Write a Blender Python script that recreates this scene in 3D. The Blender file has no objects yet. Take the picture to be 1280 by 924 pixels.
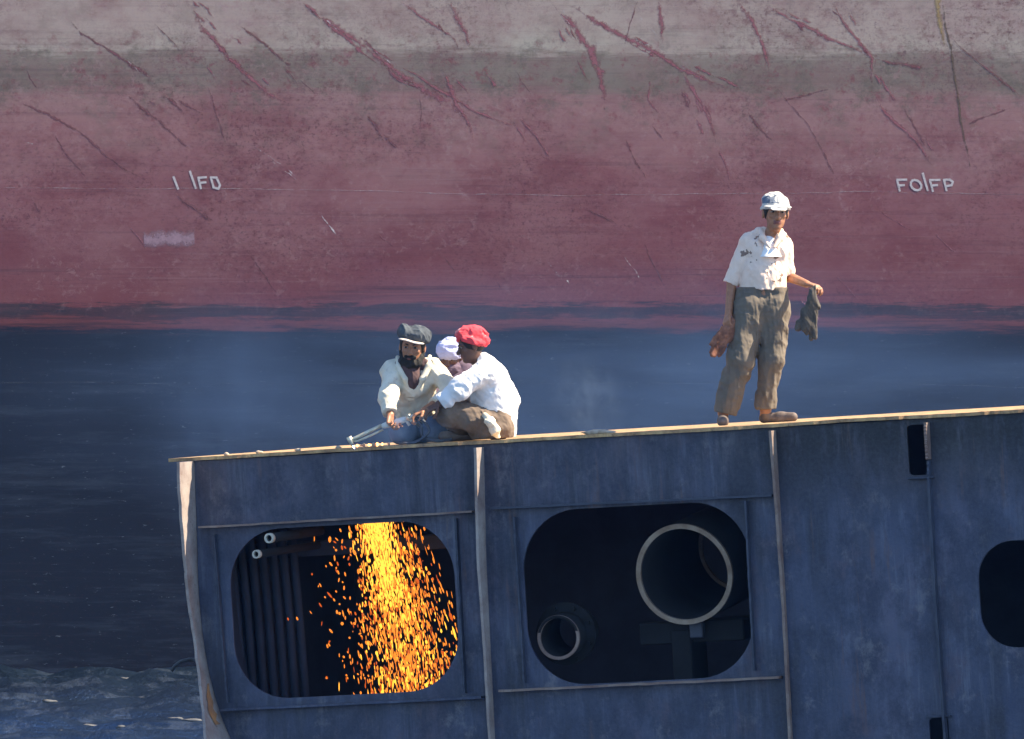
import bpy, bmesh, math, random
import numpy as np
from mathutils import Vector, Matrix

random.seed(7)
rng = np.random.default_rng(7)
SC = bpy.context.scene
COL = SC.collection
R = math.radians

# ------------------------------------------------------------------ camera / frames
CAMD = 90.0
CAM = Vector((0.0, -CAMD, 3.08))
F = 176.0 * CAMD                       # focal length in photo pixels (1280 wide)


def ray(px, py):
    return Vector(((px - 640) / F, 1.0, (462 - py) / F))


def at(px, py, y):
    """point in the world seen at that pixel, at world depth y"""
    return CAM + ray(px, py) * (y + CAMD)


# the block: a right-handed frame U (along the cut face), V (into the block), W (up)
YAW, ROLL = R(20), R(3.25)
V = Vector((math.sin(YAW), math.cos(YAW), 0.0210)).normalized()
U0 = Vector((math.cos(YAW) * math.cos(ROLL), -math.sin(YAW) * math.cos(ROLL), math.sin(ROLL)))
U = (U0 - V * U0.dot(V)).normalized()
W = U.cross(V).normalized()
ORG = Vector((0, 0, CAM.z - 86 / 176.0))
BLOCK = Matrix((
    (U.x, V.x, W.x, ORG.x), (U.y, V.y, W.y, ORG.y), (U.z, V.z, W.z, ORG.z), (0, 0, 0, 1)))


def blk(px, py, v=0.0):
    """(u, w) on the block's face plane at depth v"""
    d = ray(px, py)
    t = ((ORG + V * v) - CAM).dot(V) / d.dot(V)
    p = CAM + d * t - ORG
    return p.dot(U), p.dot(W)


def deck_z(x, y):
    return ORG.z - (W.x * (x - ORG.x) + W.y * (y - ORG.y)) / W.z


# ship side: plane through (0,40), right end slightly farther
HY = R(11)
HX = Vector((math.cos(HY), math.sin(HY), 0))
HN = Vector((math.sin(HY), -math.cos(HY), 0))
HORG = Vector((0, 40, 0))


def hul(px, py):
    d = ray(px, py)
    t = (HORG - CAM).dot(HN) / d.dot(HN)
    p = CAM + d * t - HORG
    return p.dot(HX), p.z


# ------------------------------------------------------------------ object helpers
def link(o, parent=None):
    COL.objects.link(o)
    if parent is not None:
        o.parent = parent
    return o


def tag(o, label=None, cat=None, group=None, kind=None):
    if label: o['label'] = label
    if cat: o['category'] = cat
    if group: o['group'] = group
    if kind: o['kind'] = kind
    return o


def empty(name, mat=None, loc=(0, 0, 0)):
    o = bpy.data.objects.new(name, None)
    o.empty_display_size = 0.1
    if mat is not None:
        o.matrix_world = mat
    else:
        o.location = loc
    return link(o)


def mesh_obj(name, verts, faces, mat, parent=None, smooth=False, matidx=None):
    me = bpy.data.meshes.new(name)
    me.from_pydata([tuple(v) for v in verts], [], [tuple(f) for f in faces])
    mats = mat if isinstance(mat, (list, tuple)) else [mat]
    for m in mats:
        me.materials.append(m)
    if matidx is not None:
        me.polygons.foreach_set('material_index', np.asarray(matidx, dtype=np.int32))
    if smooth:
        me.polygons.foreach_set('use_smooth', np.ones(len(me.polygons), dtype=bool))
    me.update()
    return link(bpy.data.objects.new(name, me), parent)


def bm_obj(name, bm, mat, parent=None, smooth=False):
    me = bpy.data.meshes.new(name)
    bmesh.ops.recalc_face_normals(bm, faces=bm.faces)
    bm.to_mesh(me)
    bm.free()
    mats = mat if isinstance(mat, (list, tuple)) else [mat]
    for m in mats:
        me.materials.append(m)
    if smooth:
        for p in me.polygons:
            p.use_smooth = True
    return link(bpy.data.objects.new(name, me), parent)


def add_box(bm, lo, hi, bevel=0.0, wob=0.0):
    vs = []
    for z in (lo[2], hi[2]):
        for (x, y) in ((lo[0], lo[1]), (hi[0], lo[1]), (hi[0], hi[1]), (lo[0], hi[1])):
            vs.append(bm.verts.new((x, y, z)))
    fs = [(0, 3, 2, 1), (4, 5, 6, 7), (0, 1, 5, 4), (1, 2, 6, 5), (2, 3, 7, 6), (3, 0, 4, 7)]
    faces = [bm.faces.new([vs[i] for i in f]) for f in fs]
    if bevel:
        es = list({e for f in faces for e in f.edges})
        bmesh.ops.bevel(bm, geom=es, offset=bevel, segments=1, affect='EDGES')
    return vs


def add_tube(bm, pts, r, seg=16, cap=True, radii=None):
    pts = [Vector(p) for p in pts]
    rings = []
    prev = None
    for i, p in enumerate(pts):
        if i == 0: t = pts[1] - pts[0]
        elif i == len(pts) - 1: t = pts[-1] - pts[-2]
        else: t = pts[i + 1] - pts[i - 1]
        t.normalize()
        if prev is None:
            a = Vector((0, 0, 1)) if abs(t.z) < .9 else Vector((1, 0, 0))
            n = t.cross(a).normalized()
        else:
            n = (prev - t * prev.dot(t)).normalized()
        prev = n
        b = t.cross(n)
        rr = radii[i] if radii else r
        rings.append([bm.verts.new(p + (n * math.cos(2 * math.pi * k / seg) + b * math.sin(2 * math.pi * k / seg)) * rr) for k in range(seg)])
    for a, b in zip(rings, rings[1:]):
        for k in range(seg):
            bm.faces.new((a[k], a[(k + 1) % seg], b[(k + 1) % seg], b[k]))
    if cap:
        bm.faces.new(rings[0][::-1]); bm.faces.new(rings[-1])
    return rings


def add_pipe(bm, a, b, ro, ri, seg=48):
    """hollow pipe from a to b"""
    a, b = Vector(a), Vector(b)
    t = (b - a).normalized()
    n = t.cross(Vector((0, 0, 1))).normalized(); c = t.cross(n)
    def ring(p, r):
        return [bm.verts.new(p + (n * math.cos(2 * math.pi * k / seg) + c * math.sin(2 * math.pi * k / seg)) * r * (1 + .006 * math.sin(3 * k * 2 * math.pi / seg + 1))) for k in range(seg)]
    ao, ai, bo, bi = ring(a, ro), ring(a, ri), ring(b, ro), ring(b, ri)
    for (p, q) in ((ao, bo), (bo, bi), (bi, ai), (ai, ao)):
        for k in range(seg):
            bm.faces.new((p[k], p[(k + 1) % seg], q[(k + 1) % seg], q[k]))


def plate_with_holes(name, outline, holes, thick, mat, parent):
    """flat plate in (u, w), filled between its outline and holes, v from 0 to thick"""
    cu = bpy.data.curves.new(name, 'CURVE')
    cu.dimensions = '2D'; cu.fill_mode = 'BOTH'; cu.extrude = thick / 2
    for loop in [outline] + holes:
        s = cu.splines.new('POLY')
        s.points.add(len(loop) - 1)
        for p, (x, y) in zip(s.points, loop):
            p.co = (x, y, 0, 1)
        s.use_cyclic_u = True
    ob = bpy.data.objects.new(name + '_c', cu)
    COL.objects.link(ob)
    dg = bpy.context.evaluated_depsgraph_get()
    me = bpy.data.meshes.new_from_object(ob.evaluated_get(dg))
    bpy.data.objects.remove(ob)
    co = np.empty(len(me.vertices) * 3); me.vertices.foreach_get('co', co)
    co = co.reshape(-1, 3)
    out = np.stack([co[:, 0], thick / 2 - co[:, 2], co[:, 1]], 1)
    me.vertices.foreach_set('co', out.ravel())
    me.materials.clear(); me.materials.append(mat)
    me.polygons.foreach_set('material_index', np.zeros(len(me.polygons), dtype=np.int32))
    me.update()
    me.name = name
    return link(bpy.data.objects.new(name, me), parent)


def rrect(u0, u1, w0, w1, r, n=10):
    pts = []
    for (cx, cy, a0) in ((u1 - r, w1 - r, 0), (u0 + r, w1 - r, 90), (u0 + r, w0 + r, 180), (u1 - r, w0 + r, 270)):
        for k in range(n + 1):
            a = R(a0 + 90 * k / n)
            pts.append((cx + r * math.cos(a), cy + r * math.sin(a)))
    return pts


# ------------------------------------------------------------------ materials
class NT:
    def __init__(self, name):
        self.m = bpy.data.materials.new(name)
        self.m.use_nodes = True
        self.t = self.m.node_tree
        self.t.nodes.clear()
        self.out = self.n('ShaderNodeOutputMaterial')

    def n(self, typ, **kw):
        nd = self.t.nodes.new(typ)
        for k, v in kw.items():
            setattr(nd, k, v)
        return nd

    def set(self, sock, v):
        if isinstance(v, bpy.types.NodeSocket):
            self.t.links.new(v, sock)
        elif v is not None:
            sock.default_value = v

    def coord(self, scale=(1, 1, 1), which='Object'):
        tc = self.n('ShaderNodeTexCoord')
        mp = self.n('ShaderNodeMapping')
        mp.inputs['Scale'].default_value = scale
        self.t.links.new(tc.outputs[which], mp.inputs['Vector'])
        return mp.outputs[0]

    def noise(self, scale, detail=4, rough=.6, vec=None, dist=0.0):
        nd = self.n('ShaderNodeTexNoise')
        nd.inputs['Scale'].default_value = scale
        nd.inputs['Detail'].default_value = detail
        nd.inputs['Roughness'].default_value = rough
        nd.inputs['Distortion'].default_value = dist
        self.set(nd.inputs['Vector'], vec if vec is not None else self.coord())
        return nd.outputs[0]

    def ramp(self, fac, stops, interp='LINEAR'):
        nd = self.n('ShaderNodeValToRGB')
        cr = nd.color_ramp
        cr.interpolation = interp
        while len(cr.elements) < len(stops):
            cr.elements.new(0.5)
        for e, (p, c) in zip(cr.elements, stops):
            e.position = p
            e.color = (c, c, c, 1) if isinstance(c, (int, float)) else (*c, 1)
        self.set(nd.inputs[0], fac)
        return nd.outputs[0]

    def math(self, op, a, b=None, c=None, clamp=False):
        nd = self.n('ShaderNodeMath', operation=op)
        nd.use_clamp = clamp
        self.set(nd.inputs[0], a)
        if b is not None: self.set(nd.inputs[1], b)
        if c is not None: self.set(nd.inputs[2], c)
        return nd.outputs[0]

    def mix(self, fac, a, b, blend='MIX'):
        nd = self.n('ShaderNodeMix', data_type='RGBA', blend_type=blend)
        self.set(nd.inputs[0], fac)
        self.set(nd.inputs[6], a if isinstance(a, bpy.types.NodeSocket) else (*a, 1))
        self.set(nd.inputs[7], b if isinstance(b, bpy.types.NodeSocket) else (*b, 1))
        return nd.outputs[2]

    def bump(self, h, strength=.3, dist=.01):
        nd = self.n('ShaderNodeBump')
        nd.inputs['Strength'].default_value = strength
        nd.inputs['Distance'].default_value = dist
        self.set(nd.inputs['Height'], h)
        return nd.outputs[0]

    def bsdf(self, color, rough=.6, metal=0.0, normal=None, **kw):
        nd = self.n('ShaderNodeBsdfPrincipled')
        self.set(nd.inputs['Base Color'], color if isinstance(color, bpy.types.NodeSocket) else (*color, 1))
        self.set(nd.inputs['Roughness'], rough)
        self.set(nd.inputs['Metallic'], metal)
        if normal is not None: self.set(nd.inputs['Normal'], normal)
        for k, v in kw.items():
            self.set(nd.inputs[k], v)
        return nd.outputs[0]

    def done(self, surf=None, vol=None):
        if surf is not None: self.t.links.new(surf, self.out.inputs['Surface'])
        if vol is not None: self.t.links.new(vol, self.out.inputs['Volume'])
        return self.m


def simple(name, c1, c2, scale=6, rough=.7, metal=0.0, bump=.2, bdist=.005, lo=.35, hi=.65, vscale=(1, 1, 1), **kw):
    t = NT(name)
    nz = t.noise(scale, 6, .65, t.coord(vscale))
    c = t.ramp(nz, [(lo, c1), (hi, c2)])
    nb = t.noise(scale * 5, 4, .6, t.coord(vscale))
    return t.done(t.bsdf(c, rough, metal, t.bump(nb, bump, bdist), **kw))


def steel_block():
    """dark blue-grey ship paint with vertical weather streaks and rust blooms"""
    t = NT('navy_painted_steel')
    v1 = t.coord((1, 1, 1))
    big = t.noise(1.3, 5, .6, v1)
    streak = t.noise(7, 5, .65, t.coord((1, 1, .14)))
    fine = t.noise(38, 4, .7, v1)
    c = t.ramp(big, [(.3, (.030, .042, .090)), (.5, (.058, .070, .120)), (.7, (.105, .102, .150))])
    sk = t.ramp(streak, [(.36, 0.0), (.46, .0), (.62, 1.0)])
    tc = t.n('ShaderNodeTexCoord'); sep = t.n('ShaderNodeSeparateXYZ')
    t.t.links.new(tc.outputs['Object'], sep.inputs[0])
    # streaks run down from the deck edge for the first 0.6 m and die out
    top = t.math('MULTIPLY_ADD', sep.outputs[2], 1.1, 1.0, clamp=True)
    c = t.mix(t.math('MULTIPLY', sk, t.math('MULTIPLY_ADD', top, .55, .2)), c, (.026, .034, .055))
    pale = t.ramp(t.noise(9, 5, .7, t.coord((1, 1, .10))), [(.56, 0.0), (.72, .5)])
    c = t.mix(pale, c, (.15, .165, .22))
    rust = t.ramp(t.noise(2.1, 7, .7, t.coord((1, 1, .8))), [(.53, 0.0), (.68, .6)])
    c = t.mix(rust, c, (.115, .072, .085))
    topz = t.math('MULTIPLY_ADD', sep.outputs[2], 1.6, 1.15, clamp=True)
    brn = t.ramp(t.noise(1.7, 6, .65, t.coord((1, 1, .6))), [(.36, 0.0), (.60, .75)])
    c = t.mix(t.math('MULTIPLY', brn, topz), c, (.105, .088, .115))
    drip = t.ramp(t.noise(16, 6, .7, t.coord((1, 1, .06))), [(.50, 0.0), (.64, .6)])
    c = t.mix(t.math('MULTIPLY', drip, t.ramp(t.noise(1.1, 3, .5, v1), [(.42, 0.0), (.6, 1.0)])), c, (.15, .165, .215))
    blot = t.ramp(t.noise(2.6, 8, .75, t.coord((1, 1, .7))), [(.45, 0.0), (.58, .75)])
    c = t.mix(blot, c, (.020, .026, .054))
    worn = t.ramp(t.noise(3.4, 8, .78, t.coord((1, 1, .8))), [(.55, 0.0), (.66, .65)])
    c = t.mix(worn, c, (.180, .172, .190))
    ux = t.ramp(t.math('MULTIPLY', sep.outputs[0], .25), [(.38, .25), (.50, 1.0)])
    sootn = t.ramp(t.noise(5, 6, .7, t.coord((1, 1, .22))), [(.34, 0.0), (.52, 1.0)])
    sooth = t.math('MULTIPLY_ADD', sep.outputs[2], 1.9, 1.30, clamp=True)
    c = t.mix(t.math('MULTIPLY', t.math('MULTIPLY', t.math('MULTIPLY_ADD', sootn, .75, .25), sooth), ux), c, (.012, .014, .020))
    stain = t.ramp(t.noise(3.2, 7, .72, t.coord((1, 1, .09)), .3), [(.50, 0.0), (.62, .75)])
    c = t.mix(t.math('MULTIPLY', stain, t.ramp(t.noise(.9, 3, .5, v1), [(.40, .1), (.58, 1.0)])), c, (.016, .020, .036))
    run = t.ramp(t.noise(9, 6, .75, t.coord((1, 1, .07))), [(.56, 0.0), (.66, .75)])
    c = t.mix(t.math('MULTIPLY', run, t.ramp(t.noise(1.4, 4, .6, v1, .4), [(.48, 0.0), (.62, 1.0)])), c, (.125, .070, .058))
    spots = t.ramp(t.noise(14, 6, .75, v1), [(.66, 0.0), (.72, .7)])
    c = t.mix(spots, c, (.045, .045, .055))
    c = t.mix(t.math('MULTIPLY', t.ramp(fine, [(.4, 0.0), (.7, .12)]), 1.0), c, (.17, .17, .18))
    h = t.math('ADD', t.math('MULTIPLY', fine, .5), t.noise(3.5, 3, .5, v1))
    return t.done(t.bsdf(c, t.ramp(big, [(.3, .5), (.7, .72)]), 0.0, t.bump(h, .35, .012)))


def bare_plate(name, c1, c2, c3):
    t = NT(name)
    v1 = t.coord((1, 1, 1))
    c = t.ramp(t.noise(5, 7, .7, v1), [(.3, c1), (.5, c2), (.72, c3)])
    c = t.mix(t.ramp(t.noise(26, 5, .7, v1), [(.6, 0.0), (.74, .8)]), c, (.09, .05, .035))
    return t.done(t.bsdf(c, .62, .0, t.bump(t.noise(40, 5, .7, v1), .4, .006)))


def ship_paint():
    """antifouling black below, faded red boot topping, chalky grey bands above"""
    t = NT('weathered_hull_paint')
    tc = t.n('ShaderNodeTexCoord'); sep = t.n('ShaderNodeSeparateXYZ')
    t.t.links.new(tc.outputs['Object'], sep.inputs[0])
    z = sep.outputs[2]
    wav = t.noise(1, 6, .62, t.coord((.16, .16, 1.6)))
    wav2 = t.noise(1, 6, .75, t.coord((1.2, 1.2, 14)))
    z1 = t.math('ADD', z, t.math('MULTIPLY_ADD', wav, .26, -.13))
    z1 = t.math('ADD', z1, t.math('MULTIPLY_ADD', wav2, .40, -.20))
    s = t.math('MULTIPLY_ADD', z1, .11534, -.00024)
    N = (.012, .017, .030)
    Rd = (0.138, 0.040, 0.050)
    c = t.ramp(s, [
        (.0, (.008, .011, .02)), (.401, N), (.404, (.075, .028, .034)), (.414, (.115, .036, .042)),
        (.4195, (.020, .019, .029)), (.430, (.026, .022, .033)), (.433, (.125, .038, .046)), (.50, (.150, .054, .064)),
        (.57, (.178, .068, .077)), (.63, (.215, .100, .103)), (.675, (.225, .125, .122)), (.692, (.140, .118, .098)),
        (.726, (.165, .148, .122)), (.734, (.320, .282, .235)), (.765, (.318, .258, .222)), (.85, (.305, .24, .21))])
    # chalking and repaint clouds
    cloud = t.ramp(t.noise(1, 7, .7, t.coord((.45, .45, 1.0))), [(.36, 0.0), (.66, .8)])
    up = t.ramp(s, [(.40, 0.0), (.47, .35), (.60, .75), (.7, .6)])
    c = t.mix(t.math('MULTIPLY', cloud, up), c, (.245, .145, .143)) #(0.237, 0.141, 0.152))
    deep = t.ramp(t.noise(1, 8, .72, t.coord((.9, .9, 1.7))), [(.46, 0.0), (.62, .85)])
    c = t.mix(t.math('MULTIPLY', deep, t.ramp(s, [(.41, 0.0), (.45, .8), (.6, .8), (.7, .4)])), c, (.122, .038, .047)) #(0.106, 0.027, 0.036))
    lil = t.ramp(t.noise(1, 6, .6, t.coord((0.352, 0.330, 0.434)), .5), [(.60, 0.0), (.76, .2)])
    c = t.mix(t.math('MULTIPLY', lil, t.ramp(s, [(.43, 0.0), (.47, 1.0), (.58, .8), (.62, 0)])), c, (0.166, 0.078, 0.124))
    # mottled patches with bare grey and olive
    pm = t.ramp(t.noise(2.2, 9, .8, t.coord((1, 1, 1.2))), [(.50, 0.0), (.60, .85)])
    c = t.mix(t.math('MULTIPLY', pm, t.ramp(s, [(.55, 0.0), (.64, .35), (.69, .95), (.735, .7), (.75, .25), (.8, .3)])), c, (0.106, 0.090, 0.074))
    pm2 = t.ramp(t.noise(5, 8, .8, t.coord((1, 1, 1.1))), [(.54, 0.0), (.62, .8)])
    c = t.mix(t.math('MULTIPLY', pm2, t.ramp(s, [(.50, 0.0), (.60, .4), (.72, .8), (.76, .3)])), c, (0.150, 0.037, 0.050))
    # horizontal wiping lines
    ln = t.ramp(t.noise(1, 6, .75, t.coord((.5, .5, 26))), [(.55, 0.0), (.70, .28)])
    c = t.mix(t.math('MULTIPLY', ln, t.ramp(s, [(.395, .10), (.44, 1.0)])), c, (0.237, 0.144, 0.155))
    ln2 = t.ramp(t.noise(1, 6, .75, t.coord((.33, .33, 17))), [(.53, 0.0), (.64, .75)])
    c = t.mix(t.math('MULTIPLY', ln2, t.ramp(s, [(.39, .0), (.402, 1.0), (.45, .8), (.48, .25)])), c, (0.035, 0.022, 0.031))
    # grain: small dark pits and pale flecks
    pt = t.ramp(t.noise(1, 4, .6, t.coord((.55, .55, .8)), .6), [(.40, .10), (.62, 1.0)])
    pt2 = t.ramp(t.noise(1, 4, .6, t.coord((.7, .7, 1.0)), .9), [(.42, .05), (.60, 1.0)])
    m1 = t.ramp(t.noise(7, 8, .8, t.coord((1, 1, 1.3))), [(.50, 0.0), (.60, .55)])
    c = t.mix(t.math('MULTIPLY', t.math('MULTIPLY', m1, pt), t.ramp(s, [(.405, 0.0), (.44, 1.0)])), c, (.110, .040, .048))
    m2 = t.ramp(t.noise(8.5, 8, .8, t.coord((1, 1, 1.2)), .4), [(.53, 0.0), (.62, .5)])
    c = t.mix(t.math('MULTIPLY', t.math('MULTIPLY', m2, pt2), t.ramp(s, [(.405, 0.0), (.46, .6), (.6, 1.0)])), c, (.270, .170, .170))
    g1 = t.ramp(t.noise(20, 7, .85, t.coord((1, 1, 1.3))), [(.52, 0.0), (.61, .7)])
    c = t.mix(t.math('MULTIPLY', t.math('MULTIPLY', g1, pt), t.ramp(s, [(.39, .2), (.43, 1.0)])), c, (0.054, 0.022, 0.028))
    g2 = t.ramp(t.noise(15, 4, .8, t.coord((1, 1, 1.6))), [(.70, 0.0), (.735, .8)])
    c = t.mix(g2, c, (0.294, 0.246, 0.254))
    bl = t.ramp(t.noise(1, 7, .75, t.coord((.5, .5, 5))), [(.50, 0.0), (.66, .55)])
    c = t.mix(t.math('MULTIPLY', bl, t.ramp(s, [(.395, 1.0), (.402, .0)])), c, (.030, .040, .060))
    g3 = t.ramp(t.noise(13, 5, .8, t.coord((.6, .6, 2.2))), [(.615, 0.0), (.69, .6)])
    c = t.mix(t.math('MULTIPLY', g3, t.ramp(s, [(.395, 1.0), (.405, .0)])), c, (.15, .17, .20)) #(0.077, 0.078, 0.093))
    h = t.math('ADD', t.noise(.35, 3, .5, t.coord()), t.math('MULTIPLY', t.noise(9, 5, .7, t.coord()), .06))
    return t.done(t.bsdf(c, .8, 0.0, t.bump(h, .16, .12), **{'Specular IOR Level': .08}))


def flaky(name, c1, c2, scale, lo, hi, rough=.75):
    """a broken paint mark: the colour where noise is high, thinning out towards the mark's edges"""
    t = NT(name)
    c = t.ramp(t.noise(scale * 1.7, 5, .7), [(.35, c1), (.65, c2)])
    at_ = t.n('ShaderNodeAttribute'); at_.attribute_name = 'body'
    nz = t.math('ADD', t.noise(scale, 8, .8), t.math('MULTIPLY_ADD', at_.outputs['Fac'], .34, -.30))
    a = t.ramp(nz, [(lo - .02, 0.0), (hi + .02, .92)])
    tr = t.n('ShaderNodeBsdfTransparent')
    mx = t.n('ShaderNodeMixShader')
    t.t.links.new(a, mx.inputs[0])
    t.t.links.new(tr.outputs[0], mx.inputs[1])
    t.t.links.new(t.bsdf(c, rough), mx.inputs[2])
    return t.done(mx.outputs[0])


def cloth(name, c1, c2, spot=None, lo=.64, hi=.68, scale=9, sscale=13, rough=.92):
    t = NT(name)
    c = t.ramp(t.noise(scale, 6, .65), [(.35, c1), (.65, c2)])
    if spot is not None:
        c = t.mix(t.ramp(t.noise(sscale, 3, .6), [(lo, 0.0), (hi, .85)]), c, spot)
    w = t.noise(60, 4, .7)
    return t.done(t.bsdf(c, rough, 0, t.bump(w, .25, .004)))


def glow(name, col, strength):
    t = NT(name)
    e = t.n('ShaderNodeEmission')
    e.inputs[0].default_value = (*col, 1); e.inputs[1].default_value = strength
    return t.done(e.outputs[0])


M = {}
M['steel'] = steel_block()
M['plate'] = bare_plate('cut_shell_steel', (.20, .14, .12), (.31, .25, .22), (.40, .35, .31))
M['rusty'] = bare_plate('rusty_flat_bar', (.15, .085, .07), (.22, .15, .12), (.30, .24, .20))
M['deck'] = bare_plate('rusty_deck_plate', (.13, .060, .032), (.40, .24, .11), (.68, .45, .20))
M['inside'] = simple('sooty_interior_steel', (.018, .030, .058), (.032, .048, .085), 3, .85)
M['darkbar'] = simple('dark_navy_bar', (.028, .034, .055), (.05, .058, .085), 6, .6)
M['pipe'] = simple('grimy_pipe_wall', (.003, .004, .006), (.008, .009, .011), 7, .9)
M['pipe_end'] = simple('torch_cut_pipe_end', (.19, .12, .075), (.33, .25, .18), 9, .6)
M['pipe_bright'] = simple('galvanised_pipe', (.42, .38, .30), (.6, .56, .46), 12, .5)
M['rusty_patch'] = simple('orange_rust', (.16, .09, .07), (.42, .20, .07), 5, .85)
M['hull'] = ship_paint()
M['scr_red'] = flaky('scraped_red_primer', (.165, .042, .056), (.225, .080, .094), 9, .38, .52)
M['scr_dark'] = flaky('scraped_dark_red', (.100, .030, .038), (.15, .048, .058), 9, .39, .54)
M['scr_white'] = flaky('scraped_to_pale_undercoat', (.42, .34, .34), (.60, .52, .51), 9, .52, .60)
M['seam'] = flaky('weld_line_pale', (.27, .19, .19), (.34, .25, .25), 5, .42, .62)
M['seam_dark'] = flaky('rust_weld_line', (.055, .035, .03), (.10, .06, .035), 9, .36, .52)
M['seam_yellow'] = flaky('ochre_primer_strip', (.21, .13, .055), (.27, .19, .09), 6, .30, .5)
M['seam_grey'] = flaky('grey_weld_line', (.045, .055, .07), (.075, .085, .10), 7, .36, .54)
M['mark'] = flaky('white_marking_paint', (.34, .29, .29), (.46, .41, .41), 26, .32, .50)
M['patch'] = flaky('lilac_touch_up_paint', (.20, .115, .145), (.27, .165, .20), 9, .32, .58)
M['skin'] = simple('brown_skin', (.30, .125, .062), (.38, .17, .088), 30, .5, bump=.1, bdist=.002)
M['skin2'] = simple('dark_brown_skin', (.10, .045, .03), (.135, .062, .04), 30, .5, bump=.1, bdist=.002)
M['lip'] = simple('lips', (.19, .06, .045), (.22, .075, .06), 30, .45)
M['hair'] = simple('black_hair', (.008, .007, .006), (.018, .014, .012), 60, .85, vscale=(1, 1, .3))
M['eye'] = simple('eye_white', (.20, .17, .15), (.24, .21, .19), 30, .4)
M['shirt_pink'] = cloth('stained_white_shirt', (.82, .60, .47), (.86, .66, .54), (.13, .07, .05), .625, .64, 7, 13)
M['shirt_cream'] = cloth('dirty_cream_shirt', (.60, .53, .40), (.74, .68, .56), (.36, .27, .19), .60, .74, 6, 9)
M['shirt_white'] = cloth('white_shirt', (.72, .70, .70), (.80, .78, .77))
M['undershirt'] = cloth('white_vest', (.80, .80, .80), (.84, .84, .84))
M['shirt_mauve'] = cloth('mauve_shirt', (.085, .055, .085), (.13, .09, .125))
M['trousers_grey'] = cloth('grey_work_trousers', (.122, .098, .074), (.172, .139, .106), (.12, .09, .075), .58, .72, 8, 5)
M['trousers_blue'] = cloth('blue_work_trousers', (.09, .13, .22), (.14, .19, .29))
M['trousers_brown'] = cloth('brown_work_trousers', (.125, .088, .065), (.18, .13, .095))
M['cap_white'] = cloth('white_cap_cloth', (.50, .47, .43), (.62, .59, .54))
M['cap_navy'] = cloth('navy_cap_panel', (.10, .12, .16), (.16, .185, .23))
M['cap_black'] = cloth('faded_black_cap', (.028, .034, .045), (.075, .088, .10), (.20, .20, .20), .58, .72, 12, 10)  # grey patches are highlights painted into the black cloth
M['cap_rim'] = cloth('pale_cap_band', (.55, .46, .40), (.66, .56, .48))
M['turban_red'] = cloth('red_head_cloth', (.60, .035, .055), (.70, .07, .085), (.76, .48, .44), .60, .70, 8, 16)  # pinkish spots paint sunlit highlights into the red
M['scarf_lilac'] = cloth('lavender_head_cloth', (.36, .38, .62), (.50, .52, .74))
M['scarf_dark'] = cloth('dark_maroon_scarf', (.055, .03, .033), (.10, .055, .055))
M['shoe'] = simple('dusty_leather', (.09, .065, .055), (.16, .12, .10), 14, .7)
M['glove'] = cloth('orange_brown_glove', (.13, .045, .025), (.36, .15, .085), (.10, .055, .045), .55, .7, 12, 18)
M['rag'] = cloth('sooty_glove', (.06, .05, .042), (.11, .09, .07), (.05, .04, .035), .55, .7, 12, 18)
M['brass'] = simple('worn_brass_tube', (.56, .50, .36), (.72, .67, .54), 20, .38, .6)
M['grip'] = simple('pale_torch_grip', (.60, .57, .52), (.72, .70, .66), 20, .5)
M['hose'] = simple('dark_rubber_hose', (.03, .035, .05), (.06, .07, .10), 20, .6)
M['slag'] = simple('pale_slag', (.30, .22, .15), (.48, .40, .31), 20, .8)
M['wood'] = simple('driftwood', (.05, .05, .052), (.10, .10, .105), 9, .85)
M['hot'] = glow('molten_orange', (1, .35, .10), 3)
M['flame'] = glow('torch_flame', (.35, .55, 1.0), 14)
M['spark_a'] = glow('spark_yellow', (1.0, .45, .045), .78)
M['spark_b'] = glow('spark_orange', (1.0, .27, .03), .50)
M['spark_c'] = glow('spark_ember', (.9, .15, .02), .32)

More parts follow.
